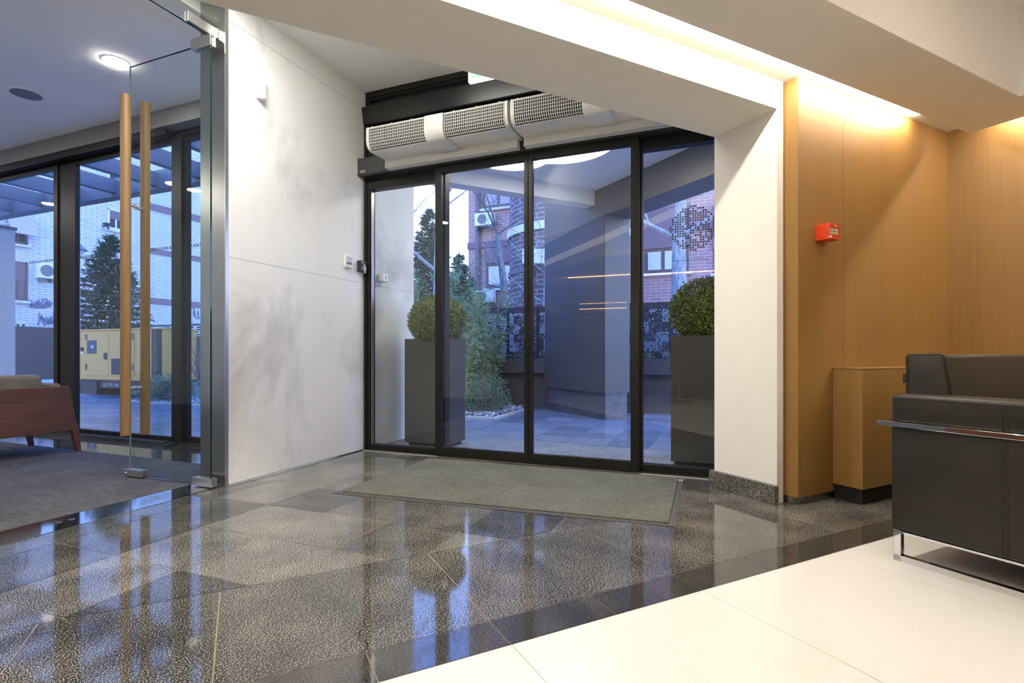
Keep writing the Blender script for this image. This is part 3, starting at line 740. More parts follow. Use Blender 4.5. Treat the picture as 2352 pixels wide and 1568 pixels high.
# ================================================================== BLACK SOFA
t = thing('leather_sofa', FL, (.4, -1.1, 0), 'dark brown leather sofa with chrome sled frame on the cream floor', 'sofa')
A0, A1, VB, VF = -.39, -.20, -.70, -1.62
part(MB().box(A0, A1, VB, VF, .13, .585), 'side_panel', M['leather'], t, .012, True, 3)
part(MB().box(A0, A1, VB, VF, .60, .722), 'armrest', M['leather'], t, .016, True, 3)
sm = MB()
for dz0, dz1 in ((.135, .583), (.604, .70)):
    for k in (-.008, .0, .008): sm.box(A0-.0016 if k else A0-.001, A0+.001, -1.089+k-.0012, -1.089+k+.0012, dz0, dz1)
sm.box(A0-.0015, A0+.001, VF+.02, VB-.02, .704, .7065)
part(sm, 'seams', M['stitch'], t)
fr_ = MB().box(A0-.022, A0+.012, VB+.048, VF, .583, .605).box(A0, 1.30, VB+.026, VB+.048, .583, .605)
part(fr_, 'chrome_rail', M['chrome'], t, .002)
sl = MB().box(A0-.005, A0+.022, VB-.012, VB-.042, .0, .135).box(A0-.005, A0+.022, VB-.012, VF, .0, .028).box(A0-.005, A0+.022, VB-.012, VF, .122, .132).box(A0-.005, A0+.022, VF, VF+.03, 0, .135)
part(sl, 'sled_base', M['chrome'], t, .0015)
sl2 = MB()
sl2.box(1.27, 1.297, VB-.012, VF, 0, .028).box(1.27, 1.297, VB-.012, VB-.042, 0, .135).box(1.27, 1.297, VF, VF+.03, 0, .135)
part(sl2, 'sled_base', M['chrome'], t, .0015)
part(MB().box(A1, 1.12, VB, VB-.12, .13, .722), 'back_panel', M['leather'], t, .012, True, 3)
part(MB().box(1.11, 1.30, VB, VF, .13, .722), 'side_panel', M['leather'], t, .012, True, 3)
part(MB().box(A1, 1.12, VB-.1, VF, .13, .30), 'seat_base', M['leather'], t, .01, True)
part(MB().box(A1+.01, 1.11, VB-.17, VF-.02, .30, .46), 'seat_cushion', M['leather'], t, .025, True, 3)
cu = MB().prism([(-.678, .46), (-.676, .885), (-.684, .895), (-.80, .897), (-.815, .893), (-.822, .88), (-.875, .56), (-.885, .46)], A1-.012, 1.105, 'x')
cush = part(cu, 'back_cushion', M['leather'], t, .012, True, 3)
pp = MB(); pth = [(-.677, .46), (-.675, .883), (-.684, .896), (-.80, .898), (-.815, .894), (-.823, .88), (-.876, .56)]
pp.tube([(A1-.010, a, b) for a, b in pth], .0035, 6)
part(pp, 'piping', M['stitch'], cush)
tg = part(MB().box(A1+.004, A1+.006, -.675, -.652, .765, .805), 'label_tag', M['black'], cush)

# ================================================================== LOW OAK BOX
t = thing('low_cabinet', FL, (1.0, -.09, 0), 'low oak boxed cabinet with dark mesh plinth between oak wall and sofa', 'cabinet')
part(MB().box(.335, 1.73, -.178, -.002, .094, .806), 'body', M['wood'], t, .0015)
part(MB().box(.333, 1.73, -.181, -.002, .808, .812), 'top_lip', M['wood'], t)
gr = MB().box(.350, 1.73, -.165, -.004, .0, .094)
part(gr, 'plinth', M['dark'], t)
gm = MB()
for k in range(10):
    z = .012 + k*.0085; gm.box(.346, 1.73, -.169, -.165, z, z+.003).box(.346, .350, -.169, -.004, z, z+.003)
for k in range(14): gm.box(.3455, .350, -.168+k*.0118, -.165+k*.0118, .0, .094)
part(gm, 'plinth_mesh', M['grid'], t)

# ================================================================== FIRE CALL POINT
t = thing('fire_call_point', FL, (.21, -.04, 1.58), 'red manual fire call point on the oak wall', 'fire alarm')
part(MB().box(.165, .272, -.070, 0, 1.582, 1.677), 'back_box', M['red'], t, .003)
part(MB().prism([(.165, -.070), (.168, -.084), (.2185, -.090), (.269, -.084), (.272, -.070)], 1.583, 1.612).prism([(.165, -.070), (.168, -.084), (.2185, -.090), (.269, -.084), (.272, -.070)], 1.650, 1.676).box(.165, .172, -.084, -.070, 1.612, 1.65).box(.262, .272, -.084, -.07, 1.612, 1.65), 'front_cover', M['red'], t, .001)
part(MB().box(.172, .262, -.080, -.070, 1.612, 1.65), 'break_glass', M['cream'], t)
ar = MB()
ar.prism([(.182, 1.633), (.190, 1.633), (.190, 1.636), (.197, 1.631), (.190, 1.626), (.190, 1.629), (.182, 1.629)], -.0808, -.080, 'y')
ar.prism([(.252, 1.633), (.244, 1.633), (.244, 1.636), (.237, 1.631), (.244, 1.626), (.244, 1.629), (.252, 1.629)], -.0808, -.080, 'y')
ar.prism([(.217 + .006*cos(q*pi/6), 1.631 + .006*sin(q*pi/6)) for q in range(12)], -.0808, -.080, 'y')
part(ar, 'press_symbol', M['black'], t)
part(MB().box(.212, .224, -.0908, -.0895, 1.657, 1.669), 'flame_mark', M['decalw'], t)
part(MB().box(.168, .184, -.0895, -.0845, 1.588, 1.602), 'number_sticker', M['decalw'], t)

# ================================================================== OUTSIDE
ter = MB()
ter.box(-.0, 4.6, .06, 1.03, -.05, -.001)
solo(ter, 'trim_15', M['terrazzo'], FE, 'light speckled granite paving strip outside the doors', 'paving', kind='structure')
pv = MB(); random.seed(8)
for i in range(-34, 40):
    for j in range(0, 34):
        u0 = 2.05 + .41*i + (0); v0 = 1.033 + .41*j if True else 0
        if u0 > 9: continue
        pv.face([(u0+.003, v0+.002, 0), (u0+.407, v0+.002, 0), (u0+.407, v0+.408, 0), (u0+.003, v0+.408, 0)], random.random())
for i in range(-34, -5):
    for j in range(-3, 0):
        u0 = 2.05 + .41*i; v0 = 1.033 + .41*j
        pv.face([(u0+.003, v0+.002, 0), (u0+.407, v0+.002, 0), (u0+.407, v0+.408, 0), (u0+.003, v0+.408, 0)], random.random())
solo(pv, 'ground', M['paver'], FE, 'grey slate paving of the forecourt, tinted with blue sky light', 'ground', (0, 0, -.002), kind='structure')
solo(MB().box(-60, 60, -.38, 60, -.2, -.012).box(-12, 10, .06, 15, -.012, -.004), 'ground', M['paleline'], FE, 'pale ground below the paving joints', 'ground', (0, 0, -.1), kind='structure')

# canopy, dark beam, column
cp = MB()
ca = [(-4.2, 4.15), (1.415, 4.15), (1.415, .6), (-.4, .6)]
e_of = lambda q: RR @ Vector((q[0], q[1], 0))
l_of = lambda q: RI @ Vector((q[0], q[1], 0))
q1, q2 = l_of((-.8, .12)), l_of((3.6, .12))
cp.prism([(q1.x, q1.y), (q2.x, q2.y), (1.42, .9), (1.42, 4.15), (-1.2, 4.15)][::-1], 3.145, 3.36)
solo(cp, 'ceiling', M['canopy'], FL, 'pale soffit of the entrance canopy outside', 'canopy', (0, 0, 0), kind='structure')
solo(MB().box(-1.2, 1.414, 3.95, 4.15, 2.951, 3.145), 'trim_16', M['canopy'], FL, 'pale downstand along the outer canopy edge', 'trim', kind='structure')
cl_ = thing('column', FL, (1.6, 4.4, 0), 'tall grey clad column with granite foot under the canopy', 'column')
part(MB().box(1.415, 1.835, 3.72, 5.3, .365, 2.76), 'cladding', M['colclad'], cl_)
part(MB().box(1.440, 1.81, 3.745, 5.28, 0, .365), 'granite_base', M['colbase'], cl_)
part(MB().box(1.4135, 1.415, 3.72, 5.3, 2.728, 2.732).box(1.4135, 1.415, 3.735, 3.739, .365, 2.76).box(1.4135, 1.415, 3.72, 5.3, 1.45, 1.453), 'panel_joints', M['dark'], cl_)
solo(MB().box(1.415, 1.835, .9, 5.3, 2.76, 3.30), 'trim_17', M['colclad'], FL, 'dark clad canopy beam resting on the column', 'beam', kind='structure')
pl = thing('canopy_lamp', FE, (1.5, 1.3, 3.145), 'large round lamp in the canopy soffit outside', 'light')
part(MB().disc((1.5, 1.3), .61, 3.130, 3.146, 60), 'trim_ring', M['plastic'], pl); part(MB().disc((1.5, 1.3), .585, 3.126, 3.130, 60), 'diffuser', M['canlamp'], pl)

# planters with box balls
def ball(mb, c, r, n, seed, sq=1.0):
    rnd = random.Random(seed)
    for _ in range(n):
        z = rnd.uniform(-1, 1); a = rnd.uniform(0, 2*pi); q = math.sqrt(1-z*z)
        d = Vector((q*cos(a), q*sin(a), z)); rr = r*(rnd.uniform(.86, 1.03))
        p = Vector(c) + Vector((d.x*rr, d.y*rr, d.z*rr*sq))
        if rnd.random() < .97 and p.z < c[2] - r*.80: continue
        t_ = Vector((rnd.gauss(0, 1), rnd.gauss(0, 1), rnd.gauss(0, 1)))
        mb.leaf(p, (d*.8 + t_*.7), (d + t_*.5), rnd.uniform(.020, .034), rnd.uniform(.011, .017))
    return mb
def core(mb, c, r, sq=1.0, n=16, m=10):
    for i in range(m):
        for k in range(n):
            def P(i_, k_):
                th, ph = pi*i_/m, 2*pi*k_/n; return (c[0]+r*sin(th)*cos(ph), c[1]+r*sin(th)*sin(ph), c[2]+r*sq*cos(th))
            mb.mesh([P(i, k), P(i+1, k), P(i+1, k+1), P(i, k+1)], [(0, 1, 2, 3)], .02)
    return mb
def planter(u0, u1, v0, v1, label, lab2, seed, bc, br):
    t = thing('planter', FE, ((u0+u1)/2, (v0+v1)/2, 0), label, 'planter', 'square planters by the doors')
    w = .025
    part(MB().box(u0, u1, v0, v0+w, .05, 1.045).box(u0, u1, v1-w, v1, .05, 1.045).box(u0, u0+w, v0+w, v1-w, .05, 1.045).box(u1-w, u1, v0+w, v1-w, .05, 1.045).box(u0, u1, v0, v1, .03, .05), 'box', M['planter'], t, .003)
    part(MB().box(u0+.03, u1-.03, v0+.03, v1-.03, 0, .04), 'foot', M['dark'], t)
    part(MB().box(u0+w, u1-w, v0+w, v1-w, .98, 1.03), 'soil', M['twig'], t)
    s = thing('boxwood_ball', FE, (bc[0], bc[1], 1.03), lab2, 'shrub', 'clipped boxwood balls')
    part(core(MB(), bc, br*.86, .88), 'inner_twigs', M['box'], s)
    part(ball(MB(), bc, br, 9000, seed, .88), 'foliage', M['box'], s)
    part(MB().tube([(bc[0], bc[1], 1.0), (bc[0], bc[1], bc[2])], .02, 8), 'stem', M['bark'], s)
planter(.195, .692, .34, .68, 'tall anthracite planter outside by the white marble wall', 'clipped boxwood ball in the planter by the marble wall', 5, (.475, .50, 1.225), .275)
planter(2.722, 3.25, .36, .84, 'tall anthracite planter outside by the cream pier', 'clipped boxwood ball in the planter by the cream pier', 6, (3.0, .60, 1.255), .30)

# trough wall with perforated screen
for ta, tb, lb in ((-3, .42, 'dark grey raised planting trough behind the round shrub'), (1.06, 6, 'dark grey raised planting trough right of the column')):
    tw_ = thing('planting_trough', FE, ((ta+tb)/2, 4.2, 0), lb, 'planter')
    part(MB().box(ta, tb, 4.10, 4.9, 0, .585), 'lower_wall', M['concretedk'], tw_)
    part(MB().box(ta, tb, 4.0, 4.12, .585, .822).box(ta, tb, 4.78, 4.9, .585, .822).box(ta, tb, 4.12, 4.78, .55, .78), 'trough', M['concretedk'], tw_)
    for k in range(8):
        u = -1.01 + .72*k
        if ta < u < tb: part(MB().box(u, u + .004, 3.999, 4.0, .585, .822), 'panel_joint', M['dark'], tw_)
st_ = MB(); rnd = random.Random(2)
def stones(mb, pts, smin, smax, rnd):
    for (x, y, z) in pts:
        s_ = rnd.uniform(smin, smax)
        vs = []
        for dx, dy, dz in ((1,0,0),(-1,0,0),(0,1,0),(0,-1,0),(0,0,1),(0,0,-1)):
            q = s_*rnd.uniform(.6, 1.2); vs.append((x+dx*q, y+dy*q, z+dz*q*.6))
        mb.mesh(vs, [(0,2,4),(2,1,4),(1,3,4),(3,0,4),(2,0,5),(1,2,5),(3,1,5),(0,3,5)], rnd.random())
    return mb
stones(st_, [p for p in [(rnd.uniform(-3, 6), rnd.uniform(4.13, 4.35), .79) for _ in range(1000)] if not .39 < p[0] < 1.09], .015, .03, rnd)
solo(st_, 'gravel', M['stone'], FE, 'white pebbles along the top of the planting trough', 'gravel', kind='stuff')
def blades(mb, c, n, h, spread, rnd, w=.006):
    for _ in range(n):
        a = rnd.uniform(0, 2*pi); l_ = rnd.uniform(.5, 1)*h; s_ = rnd.uniform(.2, 1)*spread
        p0 = Vector(c) + Vector((cos(a), sin(a), 0))*rnd.uniform(0, .03); p1 = p0 + Vector((cos(a)*s_*.4, sin(a)*s_*.4, l_*.7)); p2 = p0 + Vector((cos(a)*s_, sin(a)*s_, l_*rnd.uniform(.6, 1)))
        sd = Vector((-sin(a), cos(a), 0))*w*.5
        mb.mesh([p0-sd, p0+sd, p1+sd, p1-sd], [(0, 1, 2, 3)], rnd.random()); mb.mesh([p1-sd, p1+sd, p2], [(0, 1, 2)], rnd.random())
    return mb
for k, u in enumerate((-.55, -.05, .33, 1.72, 2.02, 2.35, 2.75)):
    lb = ['grass tuft on the trough far behind the bamboo', 'grass tuft on the trough right of the bamboo', 'grass tuft on the trough at the middle door post', 'grass tuft on the trough just right of the column', 'grass tuft on the trough left of the right planter', 'grass tuft on the trough touching the right planter', 'grass tuft on the trough behind the right boxwood'][k]
    solo(blades(MB(), (u, 4.3, .78), 70, .19, .16, rnd), 'grass_tuft', M['grass'], FE, lb, 'grass', (u, 4.3, .78), group='grass tufts on the trough')
# perforated screen, panels
def screen_panel(u0, nx, nz, z0, pitch, seed, v=4.45):
    mb = MB(); r = random.Random(seed)
    cellmode = {}
    for bi in range(0, nx, 4):
        for bj in range(0, nz, 6): cellmode[(bi//4, bj//6)] = r.random()
    for i in range(nx):
        for j in range(nz):
            x0, x1 = u0 + i*pitch, u0 + (i+1)*pitch; za, zb = z0 + j*pitch, z0 + (j+1)*pitch
            m_ = cellmode[(i//4, j//6)]
            edge = i in (0, nx-1) or j in (0,)
            hole = 0 if edge else (.64 if (m_ < .55 and r.random() < .8) else (.34 if m_ < .85 and r.random() < .6 else (.64 if r.random() < .12 else 0)))
            if j >= nz - 4: hole = .34 if (r.random() < .5 and not edge) else 0
            if hole == 0: mb.face([(x0, v, za), (x1, v, za), (x1, v, zb), (x0, v, zb)]); continue
            g = pitch*(1-hole)/2; a0, a1, b0, b1 = x0+g, x1-g, za+g, zb-g
            mb.mesh([(x0,v,za),(x1,v,za),(x1,v,zb),(x0,v,zb),(a0,v,b0),(a1,v,b0),(a1,v,b1),(a0,v,b1)], [(0,1,5,4),(1,2,6,5),(2,3,7,6),(3,0,4,7)])
    return mb
k = 0
u = -1.5
sc_ = thing('perforated_screen', FE, (1.2, 4.45, .78), 'dark perforated metal screen standing in the planting trough', 'screen')
while u < 4.3:
    o = part(screen_panel(u, 21, 36, .78, .0258, 20 + k), 'panel', M['screenmet'], sc_)
    m_ = o.modifiers.new('thick', 'SOLIDIFY'); m_.thickness = .003
    part(MB().box(u - .006, u - .001, 4.44, 4.47, .78, 1.70), 'post', M['dark'], sc_)
    u += 21*.0258 + .008; k += 1
solo(MB().box(-8, 9, 5.2, 5.4, -.01, 1.66), 'added_backing_wall', M['whitewall'], FE, 'white wall added so the screen holes show bright', 'wall', kind='structure')  # backing put in to make the view through the holes bright

# gravel bed, kerb, bamboo, shrub
kb = thing('kerb', FE, (-1.4, 3, 0), 'pale stone kerb around the slate chipping bed', 'kerb')
part(MB().box(-3.2, .20, 2.545, 2.60, -.004, .022), 'kerb_run', M['kerb'], kb); part(MB().box(.145, .20, 2.60, 4.10, -.004, .022), 'kerb_run', M['kerb'], kb)
rnd = random.Random(12)
solo(stones(MB(), [(rnd.uniform(-3.1, .12), rnd.uniform(2.62, 4.07), rnd.uniform(.005, .045)) for _ in range(3800)], .018, .045, rnd), 'gravel', M['stone'], FE, 'grey slate chippings in the kerbed bed', 'gravel', kind='stuff')
def bamboo(c, h, seed, n):
    rnd = random.Random(seed); sb, lb_ = MB(), MB()
    for _ in range(n):
        a = rnd.uniform(0, 2*pi); r = rnd.uniform(0, .20); p = Vector((c[0]+r*cos(a), c[1]+r*sin(a), 0)); hh = h*rnd.uniform(.55, 1.0)
        lean = Vector((rnd.uniform(-.16, .16), rnd.uniform(-.14, .14), 1)); pts = [p + lean*hh*q + Vector((lean.x*.5, lean.y*.5, 0))*hh*q*q for q in (0, .25, .5, .75, 1)]
        sb.tube(pts, [.008, .007, .006, .004, .002], 5)
        for q in range(int(36*hh)):
            s_ = rnd.uniform(.12, 1)**.9; i = min(3, int(s_*4)); f = s_*4 - i; b = pts[i].lerp(pts[i+1], f)
            d = Vector((rnd.gauss(0, 1), rnd.gauss(0, 1), rnd.gauss(.25, .5))).normalized(); tip = b + d*rnd.uniform(.06, .20)
            if q % 3 == 0: sb.tube([b, tip], [.002, .001], 3, False)
            for _k in range(4):
                dd = (d + Vector((rnd.gauss(0, .6), rnd.gauss(0, .6), rnd.gauss(-.1, .5)))); lb_.leaf(b.lerp(tip, rnd.uniform(.3, 1)), dd, Vector((rnd.gauss(0, 1), rnd.gauss(0, 1), 1)), rnd.uniform(.06, .12), rnd.uniform(.010, .017))
    return sb, lb_
for c, h, sd, lb in (((-.72, 3.15), 1.75, 1, 'bushy bamboo clump directly behind the left planter'), ((-.52, 3.70), 2.0, 2, 'tall bamboo clump left of the round shrub'), ((-1.15, 3.5), 2.35, 3, 'tallest bamboo clump seen left of the door post'), ((-1.75, 3.35), 2.0, 4, 'bamboo clump beside the white marble wall edge'), ((-2.4, 3.6), 2.3, 7, 'farthest bamboo clump at the left end of the bed')):
    s, l_ = bamboo(c, h*1.12, sd, 17)
    t = thing('bamboo', FE, (c[0], c[1], 0), lb, 'bamboo', 'bamboo clumps in the bed')
    part(s, 'canes', M['stem'], t); part(l_, 'foliage', M['bamboo'], t)
def bush(c, rx, rz, n, seed, L=.03):
    rnd = random.Random(seed); tb, lb_ = MB(), MB()
    for _ in range(110):
        a = rnd.uniform(0, 2*pi); z = rnd.uniform(.05, 1); q = math.sqrt(max(0, 1-z*z))
        e = Vector((c[0]+rx*q*cos(a), c[1]+rx*q*sin(a), c[2]+rz*(z*.95))); tb.tube([Vector(c)+Vector((cos(a)*.03, sin(a)*.03, 0)), Vector(c).lerp(e, .5)+Vector((0, 0, -.02)), e], [.005, .004, .002], 4, False)
    for _ in range(n):
        a = rnd.uniform(0, 2*pi); z = rnd.uniform(-.1, 1); q = math.sqrt(max(0, 1-z*z)); r = rnd.uniform(.62, 1.06)
        p = Vector((c[0]+rx*q*cos(a)*r, c[1]+rx*q*sin(a)*r, c[2]+max(.05, rz*(.25 + z*.75)*r)))
        d = Vector((q*cos(a), q*sin(a), z)) + Vector((rnd.gauss(0, .6), rnd.gauss(0, .6), rnd.gauss(0, .6))); lb_.leaf(p, d, Vector((rnd.gauss(0, 1), rnd.gauss(0, 1), 1)), rnd.uniform(.6, 1.1)*L, L*.45)
    return tb, lb_
a_, b_ = bush((-.25, 3.15, 0), .40, .56, 4200, 3)
t = thing('round_shrub', FE, (-.25, 3.15, 0), 'round leafy shrub on the slate chippings', 'shrub'); part(a_, 'twigs', M['twig'], t); part(b_, 'foliage', M['shrub'], t)

# ------------------------------------------------------------ trees
def branch(mb, p, d, L, r, depth, rnd, gen=3, spread=.6, tw=None):
    pts, rads = [p], [r]
    n = 5
    for i in range(n):
        d = (d + Vector((rnd.gauss(0, .10), rnd.gauss(0, .10), rnd.gauss(.02, .06)))).normalized(); p = p + d*L/n; pts.append(p); rads.append(r*(1 - .55*(i+1)/n))
    mb.tube(pts, rads, 6 if depth > 1 else 4, False)
    if depth <= 0: return
    for k in range(gen if depth > 1 else gen + 2):
        i = rnd.randint(2, n); a = Vector((rnd.gauss(0, 1), rnd.gauss(0, 1), rnd.gauss(.15, .6)))
        branch(mb, pts[i], (d + a*spread).normalized(), L*rnd.uniform(.5, .75), rads[i]*.6, depth-1, rnd, gen, spread)
def bare_tree(name, at, h, r, seed, label, mat='bark', lean=(0, 0), depth=4, trunk=.45, gen=3):
    rnd = random.Random(seed); tb, bb_ = MB(), MB()
    p = Vector((at.x, at.y, 0)); pts, rads = [p], [r*1.15]; d = Vector((lean[0], lean[1], 1)).normalized()
    for i in range(6):
        d = (d + Vector((rnd.gauss(0, .016), rnd.gauss(0, .016), 0))).normalized(); p = p + d*h/6; pts.append(p); rads.append(r*(1 - .10*(i+1)))
    tb.tube(pts, rads, 10)
    for k in range(7):
        i = rnd.randint(max(1, int(6*trunk)), 6); a = rnd.uniform(0, 2*pi)
        branch(bb_, pts[i], Vector((cos(a), sin(a), rnd.uniform(.3, 1.0))).normalized(), h*.36, rads[i]*.42, depth-1, rnd, gen, .75)
    t = thing(name, I4, (at.x, at.y, 0), label, 'tree', 'bare winter trees')
    part(tb, 'trunk', M[mat], t, 0, True); part(bb_, 'branches', M[mat], t)
    return t
def conifer(name, at, h, rb, seed, label, mat='spruce', z0=.1, n=26, droop=.25, grp='conifers'):
    rnd = random.Random(seed); tb, lb_ = MB(), MB()
    tb.tube([(at.x, at.y, 0), (at.x, at.y, h*.98)], [h*.02, .006], 8)
    for i in range(n):
        q = i/(n-1); z = h*(z0 + (1-z0)*q**.9); L = rb*(1-q)**.8 + .06
        for k in range(9 if q < .8 else 6):
            a = 2*pi*k/9 + rnd.uniform(-.3, .3) + i; l_ = L*rnd.uniform(.7, 1.08); d = Vector((cos(a), sin(a), -droop + .5*q)).normalized()
            p0 = Vector((at.x, at.y, z)); p1 = p0 + d*l_; p1.z += l_*.10
            tb.tube([p0, p1], [.006, .002], 3, False)
            for m_ in range(int(20 + 75*l_)):
                f = rnd.uniform(.12, 1); b = p0.lerp(p1, f); e = d + Vector((rnd.gauss(0, .7), rnd.gauss(0, .7), rnd.gauss(0, .45)))
                lb_.leaf(b, e, Vector((rnd.gauss(0, .6), rnd.gauss(0, .6), 1)), rnd.uniform(.09, .22)*(.55 + rb*.35), rnd.uniform(.022, .045)*(.6 + rb*.4))
    t = thing(name, I4, (at.x, at.y, 0), label, 'tree', grp)
    part(tb, 'trunk', M['bark'], t); part(lb_, 'needles', M[mat], t)
    return t
def W_at(x, Y): return Vector(((x - CX)/FPX*Y, Y, 0))
conifer('spruce', W_at(254, 14.2), 4.0, 1.25, 1, 'green spruce tree behind the yellow generator', z0=.16)
conifer('conifer', W_at(985, 20), 6.3, 1.5, 2, 'tall dark conifer seen beside the white marble wall', 'pine', n=44)
conifer('conifer', W_at(1056, 17), 4.0, 1.1, 3, 'shorter dark conifer left of the brick building', 'pine', n=36)
bare_tree('birch_tree', W_at(1004, 11), 5.2, .14, 21, 'pale trunked bare tree behind the left planter', 'barkp', (.0, 0), 5, .45)
t2 = bare_tree('bare_tree', W_at(1192, 10.5), 3.4, .13, 8, 'leaning bare tree in front of the round brick tower', 'bark', (-.16, .05), 5, .35)
bare_tree('plane_tree', W_at(1568, 10), 4.6, .20, 15, 'thick grey tree trunk behind the right boxwood ball', 'barkp', (-.035, 0), 4, .8)
bare_tree('bare_tree', W_at(1245, 12.6), 4.2, .05, 33, 'thin branching bare tree beside the column', 'barkp', (.05, 0), 4, .3)

# ------------------------------------------------------------ red brick building
RV = 13.0
rb = thing('brick_building', FE, (2, RV, 0), 'orange red brick apartment building behind the canopy', 'building')
def onE(x, y, v): return on_plane(FE, x, y, v=v)
lft = onE(1076, 700, RV).x
part(MB().box(lft, 16, RV, RV + 6, 0, 14), 'wall', M['redbrick'], rb)
bands = MB()
for ya, yb in ((555, 570), ):
    z0, z1 = onE(1110, yb, RV).z, onE(1110, ya, RV).z; bands.box(lft - .02, 16, RV - .06, RV, z0, z1); bands.box(lft - .02, 16, RV - .06, RV, z0 + 3.4, z1 + 3.4); 
part(bands, 'concrete_band', M['mauve'], rb)
def bwin(x0, x1, y0, y1, nm='window', blind=.0, mull=(.5,), bm='winwhite'):
    a, b = onE(x0, y1, RV), onE(x1, y0, RV); u0, u1, z0, z1 = a.x, b.x, a.z, b.z; w = .09
    f = MB().box(u0, u1, RV-.05, RV+.02, z0, z0+w).box(u0, u1, RV-.05, RV+.02, z1-w, z1).box(u0, u0+w, RV-.05, RV+.02, z0+w, z1-w).box(u1-w, u1, RV-.05, RV+.02, z0+w, z1-w)
    for q in mull: c = u0 + (u1-u0)*q; f.box(c-.05, c+.05, RV-.05, RV+.02, z0+w, z1-w)
    o = part(f, nm, M['winframe'], rb); part(MB().box(u0+w, u1-w, RV-.025, RV-.012, z0+w, z1-w), 'pane', M[bm], o)
    if blind: part(MB().box(u0-.04, u1+.04, RV-.09, RV-.01, z1, z1+blind), 'shutter_box', M['mauve'], o)
    part(MB().box(u0-.1, u1+.1, RV-.12, RV, z0-.10, z0-.02), 'sill', M['kerb'], o)
bwin(1117, 1182, 602, 662, blind=.55, mull=(.62,)); bwin(1482, 1582, 566, 628, blind=1.3, mull=(.42, .86)); bwin(1110, 1182, 420, 480, mull=(.5,), bm='awning')
bwin(1640, 1740, 566, 628, blind=1.3, mull=(.5,))
dp = MB(); a = onE(1100, 700, RV); dp.tube([(a.x, RV-.10, 0), (a.x, RV-.10, 13)], .09, 8)
part(dp, 'downpipe', M['mauve'], rb)
tb_ = thing('brick_tower', I4, (0, 0, 0), 'round dark brick stair tower with white ledge', 'building')
tc = W_at(1305, 14.6)
def ring(mb, c, r, z0, z1, n=56):
    mb.disc((c.x, c.y), r, z0, z1, n); return mb
def ztow(y): return CAMH + (HY - y)*(14.6 - 1.2)/FPX
part(ring(MB(), tc, 1.62, 0, ztow(530)), 'lower_wall', M['darkbrick'], tb_); part(ring(MB(), tc, 1.70, ztow(530), ztow(512)), 'ledge', M['kerb'], tb_)
part(ring(MB(), tc, 1.62, ztow(512), 12), 'upper_wall', M['darkbrick'], tb_); part(ring(MB(), tc, 1.66, ztow(622), ztow(612)), 'soldier_course', M['mauve'], tb_)
bal = MB().box(tc.x - 1.3, tc.x - .2, tc.y - 1.7, tc.y - 1.25, ztow(612), ztow(580)); part(bal, 'window', M['winwhite'], tb_)
# outdoor AC units
def ac_unit(F, u0, u1, v, z0, z1, label, dirn=1, face='v'):
    base = ((u0+u1)/2, v, z0) if face == 'v' else (v, (u0+u1)/2, z0)
    t = thing('air_conditioner', F, base, label, 'air conditioner', 'outdoor air conditioners'); d = .28
    P = (lambda a, b, c, e, z_, zz: MB().box(a, b, c, e, z_, zz)) if face == 'v' else (lambda a, b, c, e, z_, zz: MB().box(c, e, a, b, z_, zz))
    s_ = -1 if face == 'v' else 1
    part(P(u0, u1, v, v + s_*d, z0, z1), 'casing', M['plastic'], t, .02)
    c, r = u0 + (u1-u0)*.42, (z1-z0)*.38; zc = (z0+z1)/2
    ring_ = [(c + r*cos(q*pi/14), zc + r*sin(q*pi/14)) for q in range(28)]
    part(MB().prism(ring_, v + s_*(d+.015), v + s_*d, 'y' if face == 'v' else 'x'), 'fan_grille', M['fascia'], t)
    part(P(u0+.05, u0+.10, v, v + s_*d*.9, z0-.12, z0).box(*( (u1-.10, u1-.05, min(v, v+s_*d*.9), max(v, v+s_*d*.9), z0-.12, z0) if face == 'v' else (min(v, v+s_*d*.9), max(v, v+s_*d*.9), u1-.10, u1-.05, z0-.12, z0))), 'bracket', M['fascia'], t)
    return t
a, b = onE(1101, 525, RV), onE(1142, 492, RV); ac_unit(FE, a.x, b.x, RV-.13, a.z, b.z, 'upper outdoor air conditioner on the red brick wall')
a, b = onE(1101, 698, RV), onE(1143, 668, RV); ac_unit(FE, a.x, b.x, RV-.13, a.z, b.z, 'lower outdoor air conditioner behind the bamboo')
solo(MB().prism([(-30, 0), (-30, 5), (-18, 7.5), (-8, 6.2), (2, 7), (14, 5), (20, 0)], 46, 47, 'y'), 'hill', M['hill'], I4, 'pale distant hill behind the trees', 'hill', kind='structure')

